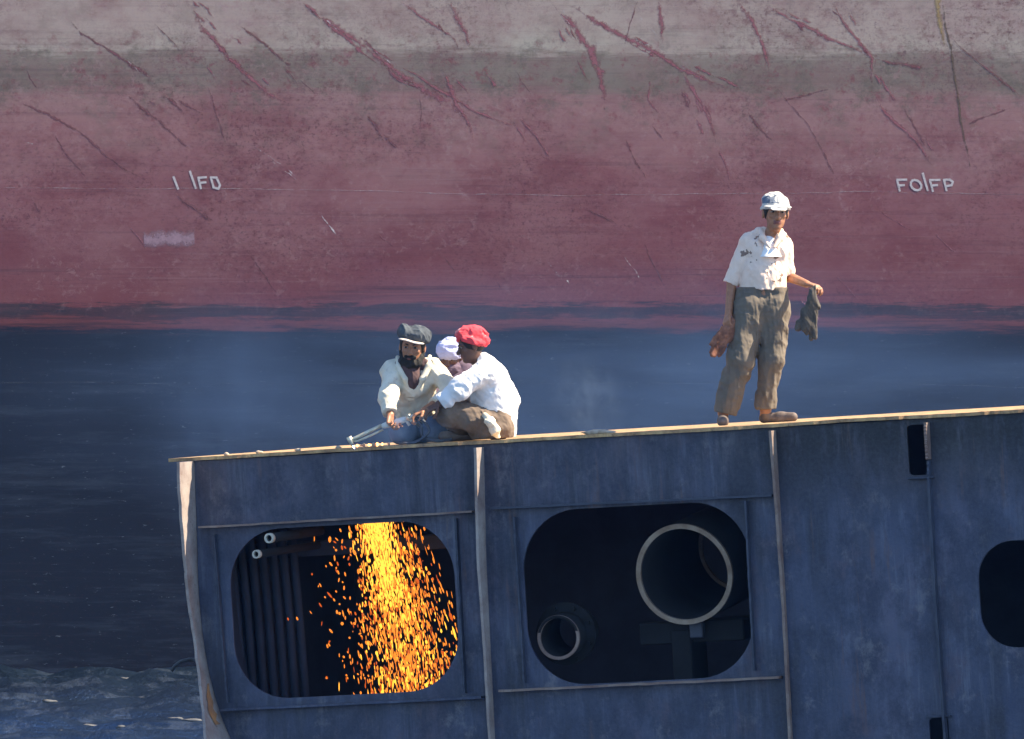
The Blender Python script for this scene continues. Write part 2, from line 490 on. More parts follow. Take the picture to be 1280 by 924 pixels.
# ------------------------------------------------------------------ signed-distance bodies
class Sdf:
    """smooth unions of tapered limbs and ellipsoids on a voxel grid, meshed by surface nets"""

    def __init__(self, lo, hi, h):
        self.h = h
        self.lo = np.array(lo, dtype=float)
        self.n = np.ceil((np.array(hi) - self.lo) / h).astype(int) + 1
        self.g = np.full(self.n, 1.0, dtype=np.float32)
        self.ax = [self.lo[i] + h * np.arange(self.n[i]) for i in range(3)]

    def box(self, lo, hi):
        a = np.clip(np.floor((np.array(lo) - self.lo) / self.h).astype(int), 0, self.n)
        b = np.clip(np.ceil((np.array(hi) - self.lo) / self.h).astype(int) + 1, 0, self.n)
        sl = tuple(slice(x, y) for x, y in zip(a, b))
        X = self.ax[0][sl[0]][:, None, None]; Y = self.ax[1][sl[1]][None, :, None]; Z = self.ax[2][sl[2]][None, None, :]
        return sl, X, Y, Z

    def put(self, sl, d, k, sub=False):
        cur = self.g[sl]
        if sub:
            self.g[sl] = np.maximum(cur, -d)
            return
        if k <= 0:
            self.g[sl] = np.minimum(cur, d)
        else:
            hh = np.clip(.5 + .5 * (cur - d) / k, 0, 1)
            self.g[sl] = cur + (d - cur) * hh - k * hh * (1 - hh)

    def cone(self, a, b, ra, rb, k=.02, flat=None, fs=1.0, sub=False):
        """tapered limb a->b; flat: an axis along which it is fs times as thick"""
        a = np.array(a, float); b = np.array(b, float)
        m = max(ra, rb) * max(1.0, fs) + k + 4 * self.h
        sl, X, Y, Z = self.box(np.minimum(a, b) - m, np.maximum(a, b) + m)
        px, py, pz = X - a[0], Y - a[1], Z - a[2]
        ab = b - a
        t = np.clip((px * ab[0] + py * ab[1] + pz * ab[2]) / max(ab @ ab, 1e-9), 0, 1)
        dx, dy, dz = px - t * ab[0], py - t * ab[1], pz - t * ab[2]
        if flat is not None:
            f = np.array(flat, float); f /= np.linalg.norm(f)
            q = (dx * f[0] + dy * f[1] + dz * f[2]) * (1 / fs - 1)
            dx, dy, dz = dx + q * f[0], dy + q * f[1], dz + q * f[2]
        d = np.sqrt(dx * dx + dy * dy + dz * dz) - (ra + (rb - ra) * t)
        if flat is not None: d = d * min(1.0, fs)
        self.put(sl, d, k, sub)
        return self

    def chain(self, pts, rs, k=.02, **kw):
        for i in range(len(pts) - 1):
            self.cone(pts[i], pts[i + 1], rs[i], rs[i + 1], k, **kw)
        return self

    def ell(self, c, r, k=.02, rot=None, sub=False):
        c = np.array(c, float); r = np.array(r, float)
        m = r.max() + k + 4 * self.h
        sl, X, Y, Z = self.box(c - m, c + m)
        p = [X - c[0], Y - c[1], Z - c[2]]
        if rot is not None:
            Rm = np.array(rot)            # columns are the ellipsoid's axes
            p = [p[0] * Rm[0, j] + p[1] * Rm[1, j] + p[2] * Rm[2, j] for j in range(3)]
        k0 = np.sqrt((p[0] / r[0]) ** 2 + (p[1] / r[1]) ** 2 + (p[2] / r[2]) ** 2) + 1e-9
        k1 = np.sqrt((p[0] / r[0] ** 2) ** 2 + (p[1] / r[1] ** 2) ** 2 + (p[2] / r[2] ** 2) ** 2) + 1e-9
        self.put(sl, k0 * (k0 - 1) / k1, k, sub)
        return self

    def cut(self, p, n, box=None):
        """remove what lies on the side n points to (within box = centre, half size)"""
        p = np.array(p, float); n = np.array(n, float); n /= np.linalg.norm(n)
        if box is None:
            sl, X, Y, Z = self.box(self.ax[0][0] * np.array([1, 0, 0]) + self.lo * np.array([0, 1, 1]), self.lo + self.h * self.n)
        else:
            c, hs = np.array(box[0], float), np.array(box[1], float)
            sl, X, Y, Z = self.box(c - hs, c + hs)
        d = (X - p[0]) * n[0] + (Y - p[1]) * n[1] + (Z - p[2]) * n[2]
        self.g[sl] = np.maximum(self.g[sl], d)
        return self

    def wrinkle(self, amp, waves, seed=0, stretch=2.6):
        """cloth folds: ridged noise, stretched across each fold direction; waves = (direction, spacing)"""
        r = np.random.default_rng(seed)
        T = 32
        m = np.argwhere(np.abs(self.g) < amp * 2.5 + 3 * self.h)
        P = m * self.h
        tot = np.zeros(len(m))
        for (d, wl) in waves:
            d = np.array(d, float); d /= np.linalg.norm(d)
            o = r.normal(size=3); o -= d * (o @ d); o /= np.linalg.norm(o)
            o2 = np.cross(d, o)
            for octv, wgt in ((1.0, .62), (2.1, .28), (4.3, .16)):
                tab = r.random((T, T, T))
                q = np.stack([P @ d / wl, P @ o / (wl * stretch), P @ o2 / (wl * stretch)], 1) * octv * 1.15 + r.uniform(0, 20, 3)
                q[:, 0] += .35 * np.sin(q[:, 1] * 2.2) + .3 * np.sin(q[:, 2] * 1.9 + 1)
                b = np.floor(q).astype(int); f = q - b
                f = f * f * (3 - 2 * f)
                val = 0
                for i in (0, 1):
                    for j in (0, 1):
                        for k in (0, 1):
                            wgt3 = (f[:, 0] if i else 1 - f[:, 0]) * (f[:, 1] if j else 1 - f[:, 1]) * (f[:, 2] if k else 1 - f[:, 2])
                            val = val + wgt3 * tab[(b[:, 0] + i) % T, (b[:, 1] + j) % T, (b[:, 2] + k) % T]
                tot += wgt * (1 - np.abs(2 * val - 1) * 1.6)
        tot /= len(waves)
        self.g[m[:, 0], m[:, 1], m[:, 2]] -= (amp * (tot - .45) * 2.4).astype(np.float32)
        return self

    def mesh(self):
        g = self.g
        n = g.shape
        neg = g < 0
        acc = np.zeros(tuple(x - 1 for x in n) + (3,), dtype=np.float32)
        cnt = np.zeros(tuple(x - 1 for x in n), dtype=np.float32)
        corner = [(i, j, k) for i in (0, 1) for j in (0, 1) for k in (0, 1)]
        view = lambda A, c: A[c[0]:n[0] - 1 + c[0], c[1]:n[1] - 1 + c[1], c[2]:n[2] - 1 + c[2]]
        for c in corner:
            for axis in range(3):
                if c[axis]: continue
                e = list(c); e[axis] = 1
                a, b = view(g, c), view(g, e)
                cross = view(neg, c) != view(neg, e)
                t = np.where(cross, a / np.where(np.abs(a - b) < 1e-9, 1e-9, a - b), 0)
                for ax in range(3):
                    val = t if ax == axis else float(c[ax])
                    acc[..., ax] += np.where(cross, val, 0)
                cnt += cross
        active = cnt > 0
        idx = np.full(active.shape, -1, dtype=np.int64)
        idx[active] = np.arange(active.sum())
        base = np.argwhere(active)
        verts = (base + acc[active] / cnt[active][:, None]) * self.h + self.lo
        quads = []
        for axis in range(3):
            a1, a2 = (axis + 1) % 3, (axis + 2) % 3
            s0 = [slice(None)] * 3; s1 = [slice(None)] * 3
            s0[axis] = slice(0, n[axis] - 1); s1[axis] = slice(1, n[axis])
            na, nb = neg[tuple(s0)], neg[tuple(s1)]
            ed = np.argwhere(na != nb)
            ok = (ed[:, a1] > 0) & (ed[:, a2] > 0) & (ed[:, a1] < n[a1] - 1) & (ed[:, a2] < n[a2] - 1)
            ed = ed[ok]
            def cell(d1, d2):
                q = ed.copy(); q[:, a1] -= d1; q[:, a2] -= d2
                return idx[q[:, 0], q[:, 1], q[:, 2]]
            q = np.stack([cell(1, 1), cell(0, 1), cell(0, 0), cell(1, 0)], 1)
            flip = ~na[ed[:, 0], ed[:, 1], ed[:, 2]]
            q[flip] = q[flip][:, ::-1]
            quads.append(q)
        return verts, np.concatenate(quads)


def sdf_obj(name, s, mat, parent=None, origin=None, matfn=None):
    v, q = s.mesh()
    o = np.array(origin if origin is not None else (0, 0, 0), float)
    mi = None
    if matfn is not None:
        cen = v[q].mean(1)
        mi = matfn(cen)
    me = bpy.data.meshes.new(name)
    me.vertices.add(len(v)); me.vertices.foreach_set('co', (v - o).astype(np.float32).ravel())
    me.loops.add(len(q) * 4); me.loops.foreach_set('vertex_index', q.astype(np.int32).ravel())
    me.polygons.add(len(q)); me.polygons.foreach_set('loop_start', np.arange(0, len(q) * 4, 4, dtype=np.int32))
    me.update(calc_edges=True)
    me.validate()
    for m in (mat if isinstance(mat, (list, tuple)) else [mat]):
        me.materials.append(m)
    me.polygons.foreach_set('use_smooth', np.ones(len(me.polygons), dtype=bool))
    if mi is not None and len(mi) == len(me.polygons):
        me.polygons.foreach_set('material_index', mi.astype(np.int32))
    ob = bpy.data.objects.new(name, me)
    link(ob, parent)
    if parent is None and origin is not None:
        ob.location = origin
    return ob


def nv(v):
    v = np.array(v, float)
    return v / np.linalg.norm(v)


class Fig:
    """a person described by joints given as (photo x, photo y, depth offset)"""

    def __init__(self, y0, lo, hi):
        self.y0 = y0
        self.lo, self.hi = lo, hi

    def p(self, px, py, dy=0.0):
        return np.array(at(px, py, self.y0 + dy))

    def grid(self, h=.006, lo=None, hi=None):
        lo = lo or self.lo; hi = hi or self.hi
        a, b = self.p(*lo), self.p(*hi)
        return Sdf(np.minimum(a, b), np.maximum(a, b), h)


def add_head(s, c, f, up, sc=1.0):
    """c: centre of the skull; f: where the face looks; up: crown. returns the head frame"""
    f = nv(f); up = nv(up - f * (np.array(up) @ f)); r = np.cross(f, up)
    Rm = np.stack([r, f, up], 1)
    P = lambda a, b, d: c + (r * a + f * b + up * d) * sc
    s.ell(P(0, -.008, .028), np.array([.074, .094, .090]) * sc, .01, Rm)
    s.ell(P(0, .022, -.045), np.array([.056, .066, .068]) * sc, .03, Rm)
    s.ell(P(0, .058, -.092), np.array([.026, .022, .018]) * sc, .02, Rm)          # chin
    for sg in (-1, 1):
        s.ell(P(sg * .036, .062, -.020), np.array([.022, .018, .016]) * sc, .015, Rm)   # cheek
        s.ell(P(sg * .030, .078, .020), np.array([.022, .010, .007]) * sc, .012, Rm)    # brow
        s.ell(P(sg * .030, .090, .006), np.array([.015, .012, .009]) * sc, .004, Rm, sub=False) if False else None
        s.ell(P(sg * .077, -.008, -.006), np.array([.010, .020, .032]) * sc, .006, Rm)  # ear
    s.cone(P(0, .084, .008), P(0, .106, -.030), .008 * sc, .013 * sc, .008)             # nose
    s.ell(P(0, .100, -.034), np.array([.018, .011, .009]) * sc, .006, Rm)
    s.ell(P(0, .084, -.054), np.array([.024, .010, .006]) * sc, .005, Rm)               # lips
    s.ell(P(0, .082, -.066), np.array([.021, .010, .007]) * sc, .005, Rm)
    return dict(P=P, R=Rm, r=r, f=f, up=up, sc=sc, c=c)


def lips_of(H):
    def fn(cen):
        q = (cen - H['c']) @ H['R'] / H['sc']
        m = (np.abs(q[:, 0]) < .025) & (q[:, 1] > .07) & (q[:, 2] > -.073) & (q[:, 2] < -.049)
        return np.where(m, 1, 0)
    return fn


def face_parts(H, body, origin, brow=True, eyes=True):
    P, Rm, sc = H['P'], H['R'], H['sc']
    for sg in (-1, 1):
        if eyes:
            bm = bmesh.new()
            bmesh.ops.create_uvsphere(bm, u_segments=10, v_segments=8, radius=1)
            mat = Matrix([list(Rm[0]), list(Rm[1]), list(Rm[2])]).to_4x4()
            for v in bm.verts:
                q = Vector((v.co.x * .015, v.co.y * .008, v.co.z * .0065)) * sc
                v.co = mat.to_3x3() @ q + Vector(P(sg * .030, .081, .005)) - Vector(origin)
            e = bm_obj('eye', bm, M['eye'], body, True)
            bm = bmesh.new()
            bmesh.ops.create_uvsphere(bm, u_segments=10, v_segments=8, radius=.0066 * sc)
            for v in bm.verts:
                v.co = v.co + Vector(P(sg * .030, .0855, .005)) - Vector(origin)
            bm_obj('iris', bm, M['hair'], e, True)
        if brow:
            bm = bmesh.new()
            pts = [Vector(P(sg * (.014 + .009 * i), .088 - .003 * i, .021 + .004 * math.sin(i * .9))) - Vector(origin) for i in range(4)]
            add_tube(bm, pts, .005, 8, True, [.004, .0055, .005, .003])
            bm_obj('eyebrow', bm, M['hair'], body, True)


def add_hand(s, wrist, f, n, side, curl=.5, sc=1.0, spread=.0):
    """f: along the fingers, n: where the palm faces, side: +1/-1 which side the thumb leaves"""
    f = nv(f); n = nv(np.array(n) - f * (np.array(n) @ f)); l = np.cross(n, f) * side   # l: thumb side
    kn = []
    for i in range(4):
        off = (1.5 - i) * .0195
        k = wrist + (f * (.088 - .004 * abs(i - 1)) + l * off) * sc
        s.cone(wrist + (f * .012 + l * off * .55) * sc, k, .016 * sc, .0115 * sc, .010)
        kn.append(k)
    for i, L in enumerate((.072, .080, .074, .058)):
        a = kn[i]; d = f + l * spread * (1.5 - i); d = nv(d)
        ang = 0
        for j, seg in enumerate((.45, .31, .24)):
            ang += curl * (.8 + .12 * i) * (.75 if j == 0 else 1.0)
            dd = d * math.cos(ang) + n * math.sin(ang)
            b = a + dd * L * seg * sc
            s.cone(a, b, (.0098 - .0008 * j) * sc, (.0092 - .0010 * j) * sc, .003)
            a = b
    a = wrist + (f * .022 + l * .022) * sc
    for j, (seg, rr) in enumerate(((.040, .0125), (.032, .0105), (.026, .0092))):
        dd = nv(f * (.55 + .25 * j) + l * (.75 - .30 * j) + n * (.35 + .25 * curl))
        b = a + dd * seg * sc
        s.cone(a, b, rr * sc, (rr - .0015) * sc, .006)
        a = b

SKY, SUNE, EXPO = .10, 5.0, 1.5

# ------------------------------------------------------------------ people
UPV = np.array((0, 0, 1.0))


def sole(x, y):
    return deck_z(x, y)


def shoe_of(parent, O, heel, toe, ankle, mat, name='shoe'):
    """a low shoe from heel to toe on the deck"""
    heel, toe, ankle = map(lambda q: np.array(q, float), (heel, toe, ankle))
    d = nv(toe - heel); L = np.linalg.norm(toe - heel)
    pts = np.array([heel, toe, ankle])
    s = Sdf(pts.min(0) - .1, pts.max(0) + .1, .005)
    s.cone(heel + UPV * .036, heel + d * L * .55 + UPV * .034, .036, .036, .0)
    s.cone(heel + d * L * .5 + UPV * .034, toe - d * .03 + UPV * .032, .040, .034, .02)
    s.cone(heel + d * .015 + UPV * .05, ankle - UPV * .015, .035, .036, .02)
    zc = min(heel[2], toe[2])
    n = nv(np.array((0, 0, -1.0)))
    s.cut(heel + UPV * .002, -np.array(W))
    s.cut(ankle + UPV * .01, (0, 0, 1))
    return sdf_obj(name, s, mat, parent, O) if parent is not None else None


# ---- the standing young man ------------------------------------------------
def standing_man():
    f = Fig(-.30, (862, 225, -.5), (1060, 545, .5))
    p = f.p
    HS = 1.12
    headc = p(969.5, 266.5, .0)
    face = nv((.14, -1, .02)); up = nv((.03, .02, 1))
    neck0, neck1 = p(967, 286, .02), p(961, 300, .04)
    shl, shr = p(935, 300, .03), p(980, 302, .05)
    ell_l, wr_l = p(915, 350, .05), p(911, 390, -.03)
    ell_r, wr_r = p(986, 346, .12), p(1008, 355, -.10)
    hipl, hipr = p(942, 375, .02), p(968, 375, .03)
    knl, knr = p(926, 448, -.07), p(965, 448, -.03)
    anl, anr = p(904, 516, .02), p(957, 514, .06)
    hl = np.array((p(904, 525, .05)[0], f.y0 + .05, 0)); tl = np.array((p(901, 525)[0] + .01, f.y0 - .19, 0))
    hr = np.array((p(955, 522, .08)[0], f.y0 + .09, 0)); tr = np.array((p(996, 522)[0], f.y0 - .01, 0))
    for q in (hl, tl, hr, tr): q[2] = sole(q[0], q[1])
    O = np.array((p(935, 500)[0], f.y0, sole(p(935, 500)[0], f.y0)))
    s = f.grid(.0052)
    H = add_head(s, headc, face, up, HS)
    s.cone(neck0, neck1, .050, .058, .03)
    chest, belly, pelv = p(957, 318, .05), p(955, 348, .045), p(955, 370, .03)
    s.cone(p(944, 309, .05), p(973, 311, .05), .080, .080, .04)
    s.chain([chest, belly, pelv], [.112, .098, .105], .04)
    s.cone(shl, shr, .044, .044, .04)
    s.chain([shl, ell_l, wr_l], [.043, .037, .027], .02)
    s.chain([shr, ell_r, wr_r], [.043, .037, .027], .02)
    s.chain([hipl, knl, anl], [.075, .050, .037], .03)
    s.chain([hipr, knr, anr], [.075, .050, .037], .03)
    for an, h, t in ((anl, hl, tl), (anr, hr, tr)):
        s.cone(an, h + UPV * .04, .034, .032, .02)
        s.cone(h + UPV * .034, t + UPV * .026 - nv(t - h) * .03, .030, .024, .02)
    dl = nv(wr_l - ell_l)
    add_hand(s, wr_l, nv(dl + np.array((-.12, -.15, 0))), (.75, .55, 0), 1, .72)
    dr = nv((.75, -.55, -.18))
    add_hand(s, wr_r, dr, (-.15, .1, -1), -1, .75)
    body = sdf_obj('person', s, [M['skin'], M['lip']], None, O, lips_of(H))
    tag(body, 'standing man in stained white shirt, grey trousers and pale cap', 'person', 'workers on the deck')
    face_parts(H, body, O)
    P, Rm = H['P'], H['R']
    s = Sdf(headc - .18, headc + .18, .005)
    s.ell(P(0, -.012, .026), np.array((.081, .099, .094)) * HS, .0, Rm)
    s.cut(P(0, .045, 0), H['f'] * 1.0 + H['up'] * -.75)
    s.cut(P(0, 0, .058), H['up'])
    s.cut(P(0, -.02, -.055), -H['up'])
    sdf_obj('hair', s, M['hair'], body, O)
    # cap: soft pale crown, dark panel on his right side, pale peak
    s = Sdf(headc - .22, headc + .22, .005)
    s.ell(P(.002, -.014, .050), np.array((.085, .102, .078)) * HS, .0, Rm)
    s.ell(P(0, -.012, .030), np.array((.087, .103, .024)) * HS, .02, Rm)
    s.ell(P(.012, -.04, .088), np.array((.065, .06, .030)) * HS, .03, Rm)
    s.cut(P(0, 0, .024), -H['up'])
    s.wrinkle(.011, [((1, 0, .3), .05), ((.2, 1, .8), .07)], 4)
    def panel(cen):
        q = (cen - H['c']) @ H['R'] / HS
        w_ = .012 * np.sin(q[:, 2] * 90) + .008 * np.sin(q[:, 0] * 130)
        return np.where((q[:, 0] > .004 + w_) & (q[:, 1] > -.02) & (q[:, 2] > .058) & (q[:, 2] < .112 + w_ - .2 * q[:, 0]), 1, 0)
    cap = sdf_obj('cap', s, [M['cap_white'], M['cap_navy']], body, O, panel)
    s = Sdf(headc - .27, headc + .27, .004)
    s.cone(P(-.030, .080, .038), P(-.020, .128, .014), .046, .028, .0, H['up'], .16)
    s.cone(P(.030, .080, .038), P(.020, .128, .014), .046, .028, .01, H['up'], .16)
    s.cone(P(-.05, .080, .036), P(.05, .080, .036), .040, .040, .01, H['up'], .16)
    sdf_obj('peak', s, M['cap_white'], cap, O)
    # vest at the neck and open-collared shirt
    s = f.grid(.006, (935, 280, -.2), (990, 322, .25))
    s.cone(p(961, 303, .02), p(962, 325, -.02), .062, .09, .02)
    s.cut(p(962, 296, -.04), nv((0, -.6, 1)))
    sdf_obj('vest', s, M['undershirt'], body, O)
    s = f.grid(.0055, (890, 272, -.38), (1012, 372, .38))
    s.cone(p(942, 311, .05), p(972, 313, .05), .094, .092, .04)
    s.chain([p(957, 320, .05), p(954, 343, .045), p(953, 372, .035)], [.120, .121, .128], .05)
    s.cone(p(938, 335, .05), p(937, 368, .03), .065, .075, .05)
    s.cone(p(972, 335, .05), p(971, 368, .03), .062, .070, .05)
    s.cone(p(937, 301, .04), p(979, 303, .05), .056, .054, .04)
    s.cone(p(951, 293, .05), p(972, 294, .05), .050, .048, .04)
    s.cone(p(936, 303, .03), p(914, 354, .05), .056, .056, .012)
    s.cone(p(980, 304, .05), p(985, 340, .10), .054, .048, .012)
    s.ell(p(963, 290, -.040), (.046, .07, .078), 0, None, True)
    s.cut(p(950, 361.5, 0), nv((.03, 0, -1)), (p(957, 375, .03), (.185, .3, .085)))
    s.cut(p(914, 355, .05), nv(p(915, 353, .05) - p(936, 303, .03)), (p(909, 362, .05), (.085, .15, .09)))
    s.cut(p(985.5, 342, .10), nv(p(985, 340, .10) - p(980, 304, .05)), (p(997, 350, .11), (.075, .15, .06)))
    s.wrinkle(.014, [((.8, .5, .35), .085), ((.6, -.4, -.6), .11), ((1, .3, .05), .07)], 12)
    shirt = sdf_obj('shirt', s, M['shirt_pink'], body, O)
    for (a, b, c_) in (((951, 287, .02), (953, 297, -.055), (962, 309, -.09)), ((977, 288, .03), (975, 298, -.045), (968, 309, -.09))):
        s = f.grid(.0045, (935, 275, -.25), (990, 322, .2))
        s.chain([p(*a), p(*b), p(*c_)], [.014, .024, .010], .01)
        sdf_obj('collar', s, M['shirt_pink'], shirt, O)
    for k, (x, y) in enumerate(((961, 320), (960, 333), (959, 347))):
        bm = bmesh.new()
        bmesh.ops.create_icosphere(bm, subdivisions=1, radius=.007)
        c = p(x, y, -.09) - O
        for v in bm.verts: v.co += Vector(c)
        bm_obj('button', bm, M['cap_white'], shirt, True)
    # trousers: baggy, gathered at the waist
    s = f.grid(.0062, (875, 350, -.4), (1000, 530, .4))
    s.cone(p(939, 364, .03), p(968, 364, .03), .098, .096, .04)
    s.cone(p(941, 388, .02), p(966, 388, .02), .108, .102, .06)
    s.chain([p(939, 382, .01), p(926, 450, -.045), p(907, 512, .02)], [.114, .095, .076], .03)
    s.chain([p(968, 382, .02), p(965, 450, -.01), p(957, 506, .05)], [.102, .088, .073], .03)
    s.wrinkle(.012, [((1, .3, .02), .060), ((.9, -.5, .10), .09)], 5, 7.0)
    s.wrinkle(.006, [((.35, .2, 1), .11)], 6, 1.6)
    s.cut(p(905, 517, .02), nv((-.22, 0, -1)), (p(905, 530, .02), (.15, .3, .11)))
    s.cut(p(958, 512, .05), nv((.05, 0, -1)), (p(960, 525, .05), (.15, .3, .10)))
    s.cut(p(955, 359, .03), (0, 0, 1))
    tro = sdf_obj('trousers', s, M['trousers_grey'], body, O)
    shoe_of(body, O, hl, tl, anl, M['shoe'])
    shoe_of(body, O, hr, tr, anr, M['shoe'])
    # gloves held in the hands
    def held_glove(name, top, tip, side, mat, label, wd=.055, seed=1, cuff=.05):
        top, tip = np.array(top), np.array(tip)
        d = nv(tip - top); L = np.linalg.norm(tip - top)
        l = nv(np.cross(d, (0, 1, 0))) * side
        lo = np.minimum(top, tip) - .16; hi = np.maximum(top, tip) + .16
        s = Sdf(lo, hi, .0048)
        yv = np.array((0, 1, 0))
        s.cone(top, top + d * L * .34, .026, cuff, .02, yv, .5)
        s.cone(top + d * L * .30, top + d * L * .66, cuff, wd, .02, yv, .42)
        for i in range(4):
            a = top + d * L * .62 + l * (1.5 - i) * .021 + yv * .004 * (-1) ** i
            b = top + d * L * (.98 - .06 * abs(i - 1.3)) + l * ((1.5 - i) * .022 + .012 * math.sin(seed * 3 + i)) + yv * .02 * math.sin(i * 2.1 + seed)
            s.cone(a, b, .018, .014, .010)
        a = top + d * L * .42 + l * .04
        s.chain([a, a + (l * .5 + d) * .035, a + (l * .5 + d * 1.9) * .045], [.020, .018, .014], .01)
        s.wrinkle(.006, [(l + d * .2, .03), (l - d * .4, .05)], seed, 3.5)
        o = sdf_obj(name, s, mat, None, top)
        tag(o, label, 'glove', 'gloves held by the standing man')
    held_glove('work_glove', p(915, 403, -.07), p(892, 447, -.10), -1, M['glove'], 'orange-brown work glove hanging from the lowered hand beside the grey trousers', .046, 2, .040)
    top = p(1017, 362, -.22)
    s = Sdf(top - np.array((.22, .16, .42)), top + np.array((.12, .14, .08)), .0045)
    yv = np.array((0, 1, 0))
    s.chain([p(1018, 360, -.22), p(1016, 376, -.22), p(1013, 394, -.21)], [.016, .030, .052], .02, flat=yv, fs=.42)
    s.chain([p(1013, 392, -.21), p(1010, 404, -.21)], [.052, .060], .02, flat=yv, fs=.38)
    for x, y, r_, e in ((1020, 421, .017, -.01), (1014, 423, .017, .012), (1009, 416, .015, .0), (1004, 412, .013, -.012)):
        s.cone(p(1013 + (x - 1013) * .8, 402, -.21 + e * .4), p(x, y, -.21 + e), .022, r_, .012, yv, .7)
    s.chain([p(1009, 396, -.21), p(1000, 404, -.20), p(997, 411, -.20)], [.024, .018, .013], .015, flat=yv, fs=.7)
    s.wrinkle(.007, [((1, .4, .1), .035), ((.8, -.4, .3), .05)], 5, 4.0)
    o = sdf_obj('work_glove', s, M['rag'], None, top)
    tag(o, 'dark sooty work glove dangling from the raised hand of the standing man', 'glove', 'gloves held by the standing man')


# ---- the cutter with the torch ---------------------------------------------
def torch_man():
    f = Fig(.52, (455, 385, -.6), (600, 570, .75))
    p = f.p
    HS = 1.12
    headc = p(515.5, 434, -.02)
    face = nv((-.14, -1, -.10)); up = nv((.05, -.08, 1))
    O = np.array((p(520, 550)[0], f.y0, sole(p(520, 550)[0], f.y0)))
    shl, shr = p(488, 463, .04), p(543, 460, .04)
    ell_l, wr_l = p(486, 496, -.10), p(488, 519, -.22)
    ell_r, wr_r = p(566, 490, -.02), p(531, 513, -.21)
    pel = p(523, 532, .36)
    dz = lambda x, dy: sole(p(x, 550, dy)[0], f.y0 + dy)
    def onfloor(x, dy, h):
        q = p(x, 550, dy); q[2] = sole(q[0], q[1]) + h; return q
    hips = (p(510, 534, .34), p(537, 534, .34))
    knees = (onfloor(503, -.02, .075), onfloor(543, .0, .075))
    ank = (onfloor(507, .42, .06), onfloor(541, .42, .06))
    s = f.grid(.0055)
    H = add_head(s, headc, face, up, HS)
    s.cone(p(516, 446, .03), p(516, 460, .07), .05, .058, .03)
    s.cone(p(500, 470, .07), p(532, 468, .07), .085, .085, .04)
    s.chain([p(516, 476, .08), p(519, 505, .2), pel], [.115, .11, .12], .05)
    s.cone(shl, shr, .045, .045, .04)
    s.chain([shl, ell_l, wr_l], [.045, .037, .027], .02)
    s.chain([shr, ell_r, wr_r], [.045, .037, .027], .02)
    for hp, kn, an in zip(hips, knees, ank):
        s.chain([hp, kn, an], [.078, .055, .036], .02)
        s.cone(an, an + np.array((0, .12, -.02)), .032, .024, .02)
    add_hand(s, wr_l, nv((.02, -.50, -.75)), (.55, -.4, .3), 1, .85)
    add_hand(s, wr_r, nv((-.85, -.25, -.42)), (-.2, -.2, -1), -1, .8)
    body = sdf_obj('person', s, [M['skin'], M['lip']], None, O, lips_of(H))
    tag(body, 'bearded man in cream shirt and dark flat cap bending over the cutting torch', 'person', 'workers on the deck')
    face_parts(H, body, O)
    P, Rm = H['P'], H['R']
    # beard and moustache
    s = Sdf(headc - .22, headc + .22, .0045)
    s.ell(P(0, .030, -.098), np.array((.060, .064, .050)) * HS, .0, Rm)
    s.cone(P(-.070, -.005, -.03), P(-.045, .04, -.09), .012 * HS, .028 * HS, .02)
    s.cone(P(.070, -.005, -.03), P(.045, .04, -.09), .012 * HS, .028 * HS, .02)
    s.cone(P(-.030, .085, -.056), P(.030, .085, -.056), .010 * HS, .010 * HS, .01)
    s.ell(P(0, .095, -.070), np.array((.018, .025, .006)) * HS, 0, Rm, True)
    s.wrinkle(.005, [((1, 0, .2), .02), ((.3, 1, 0), .03)], 3)
    sdf_obj('beard', s, M['hair'], body, O)
    s = Sdf(headc - .2, headc + .2, .005)
    s.ell(P(0, -.014, .022), np.array((.083, .098, .092)) * HS, .0, Rm)
    s.cut(P(0, .035, 0), H['f'] * 1.0 + H['up'] * -.6)
    s.cut(P(0, 0, -.065), -H['up'])
    sdf_obj('hair', s, M['hair'], body, O)
    # baggy flat cap, its pale underside showing above the brow
    s = Sdf(headc - .28, headc + .28, .005)
    s.ell(P(-.010, -.015, .090), np.array((.094, .116, .043)) * HS, .0, Rm)
    s.ell(P(-.064, -.02, .064), np.array((.050, .076, .042)) * HS, .03, Rm)
    s.ell(P(.048, .03, .112), np.array((.040, .055, .040)) * HS, .02, Rm)
    s.ell(P(0, -.012, .068), np.array((.088, .104, .040)) * HS, .03, Rm)
    s.wrinkle(.016, [((1, .3, .3), .085), ((.2, 1, .5), .10)], 9)
    s.cut(P(0, 0, .044), -H['up'] + H['r'] * .18)
    cap = sdf_obj('cap', s, M['cap_black'], body, O)
    s = Sdf(headc - .28, headc + .28, .004)
    s.cone(P(-.056, .080, .034), P(.050, .080, .058), .036, .036, .0, H['up'], .20)
    s.cone(P(-.036, .108, .040), P(.028, .108, .056), .028, .028, .01, H['up'], .20)
    sdf_obj('peak', s, M['cap_rim'], cap, O)
    # dark scarf filling the open collar
    s = f.grid(.0055, (485, 435, -.35), (550, 500, .3))
    s.cone(p(503, 457, .02), p(530, 457, .02), .055, .055, .03)
    s.chain([p(512, 458, -.02), p(516, 474, -.035), p(517, 487, -.02)], [.07, .055, .028], .03)
    s.wrinkle(.006, [((1, .2, .4), .06)], 3)
    sdf_obj('scarf', s, M['scarf_dark'], body, O)
    # shirt: open front, long sleeves
    s = f.grid(.006, (462, 430, -.5), (600, 560, .65))
    s.cone(p(499, 472, .08), p(534, 470, .08), .105, .105, .05)
    s.chain([p(516, 480, .08), p(519, 507, .17), p(523, 530, .32)], [.14, .138, .14], .05)
    s.cone(p(490, 463, .05), p(541, 460, .05), .064, .062, .04)
    s.chain([p(490, 464, .05), p(486, 496, -.10), p(488, 516, -.20)], [.072, .066, .052], .03)
    s.chain([p(541, 461, .05), p(566, 489, -.02), p(545, 505, -.14)], [.074, .070, .058], .03)
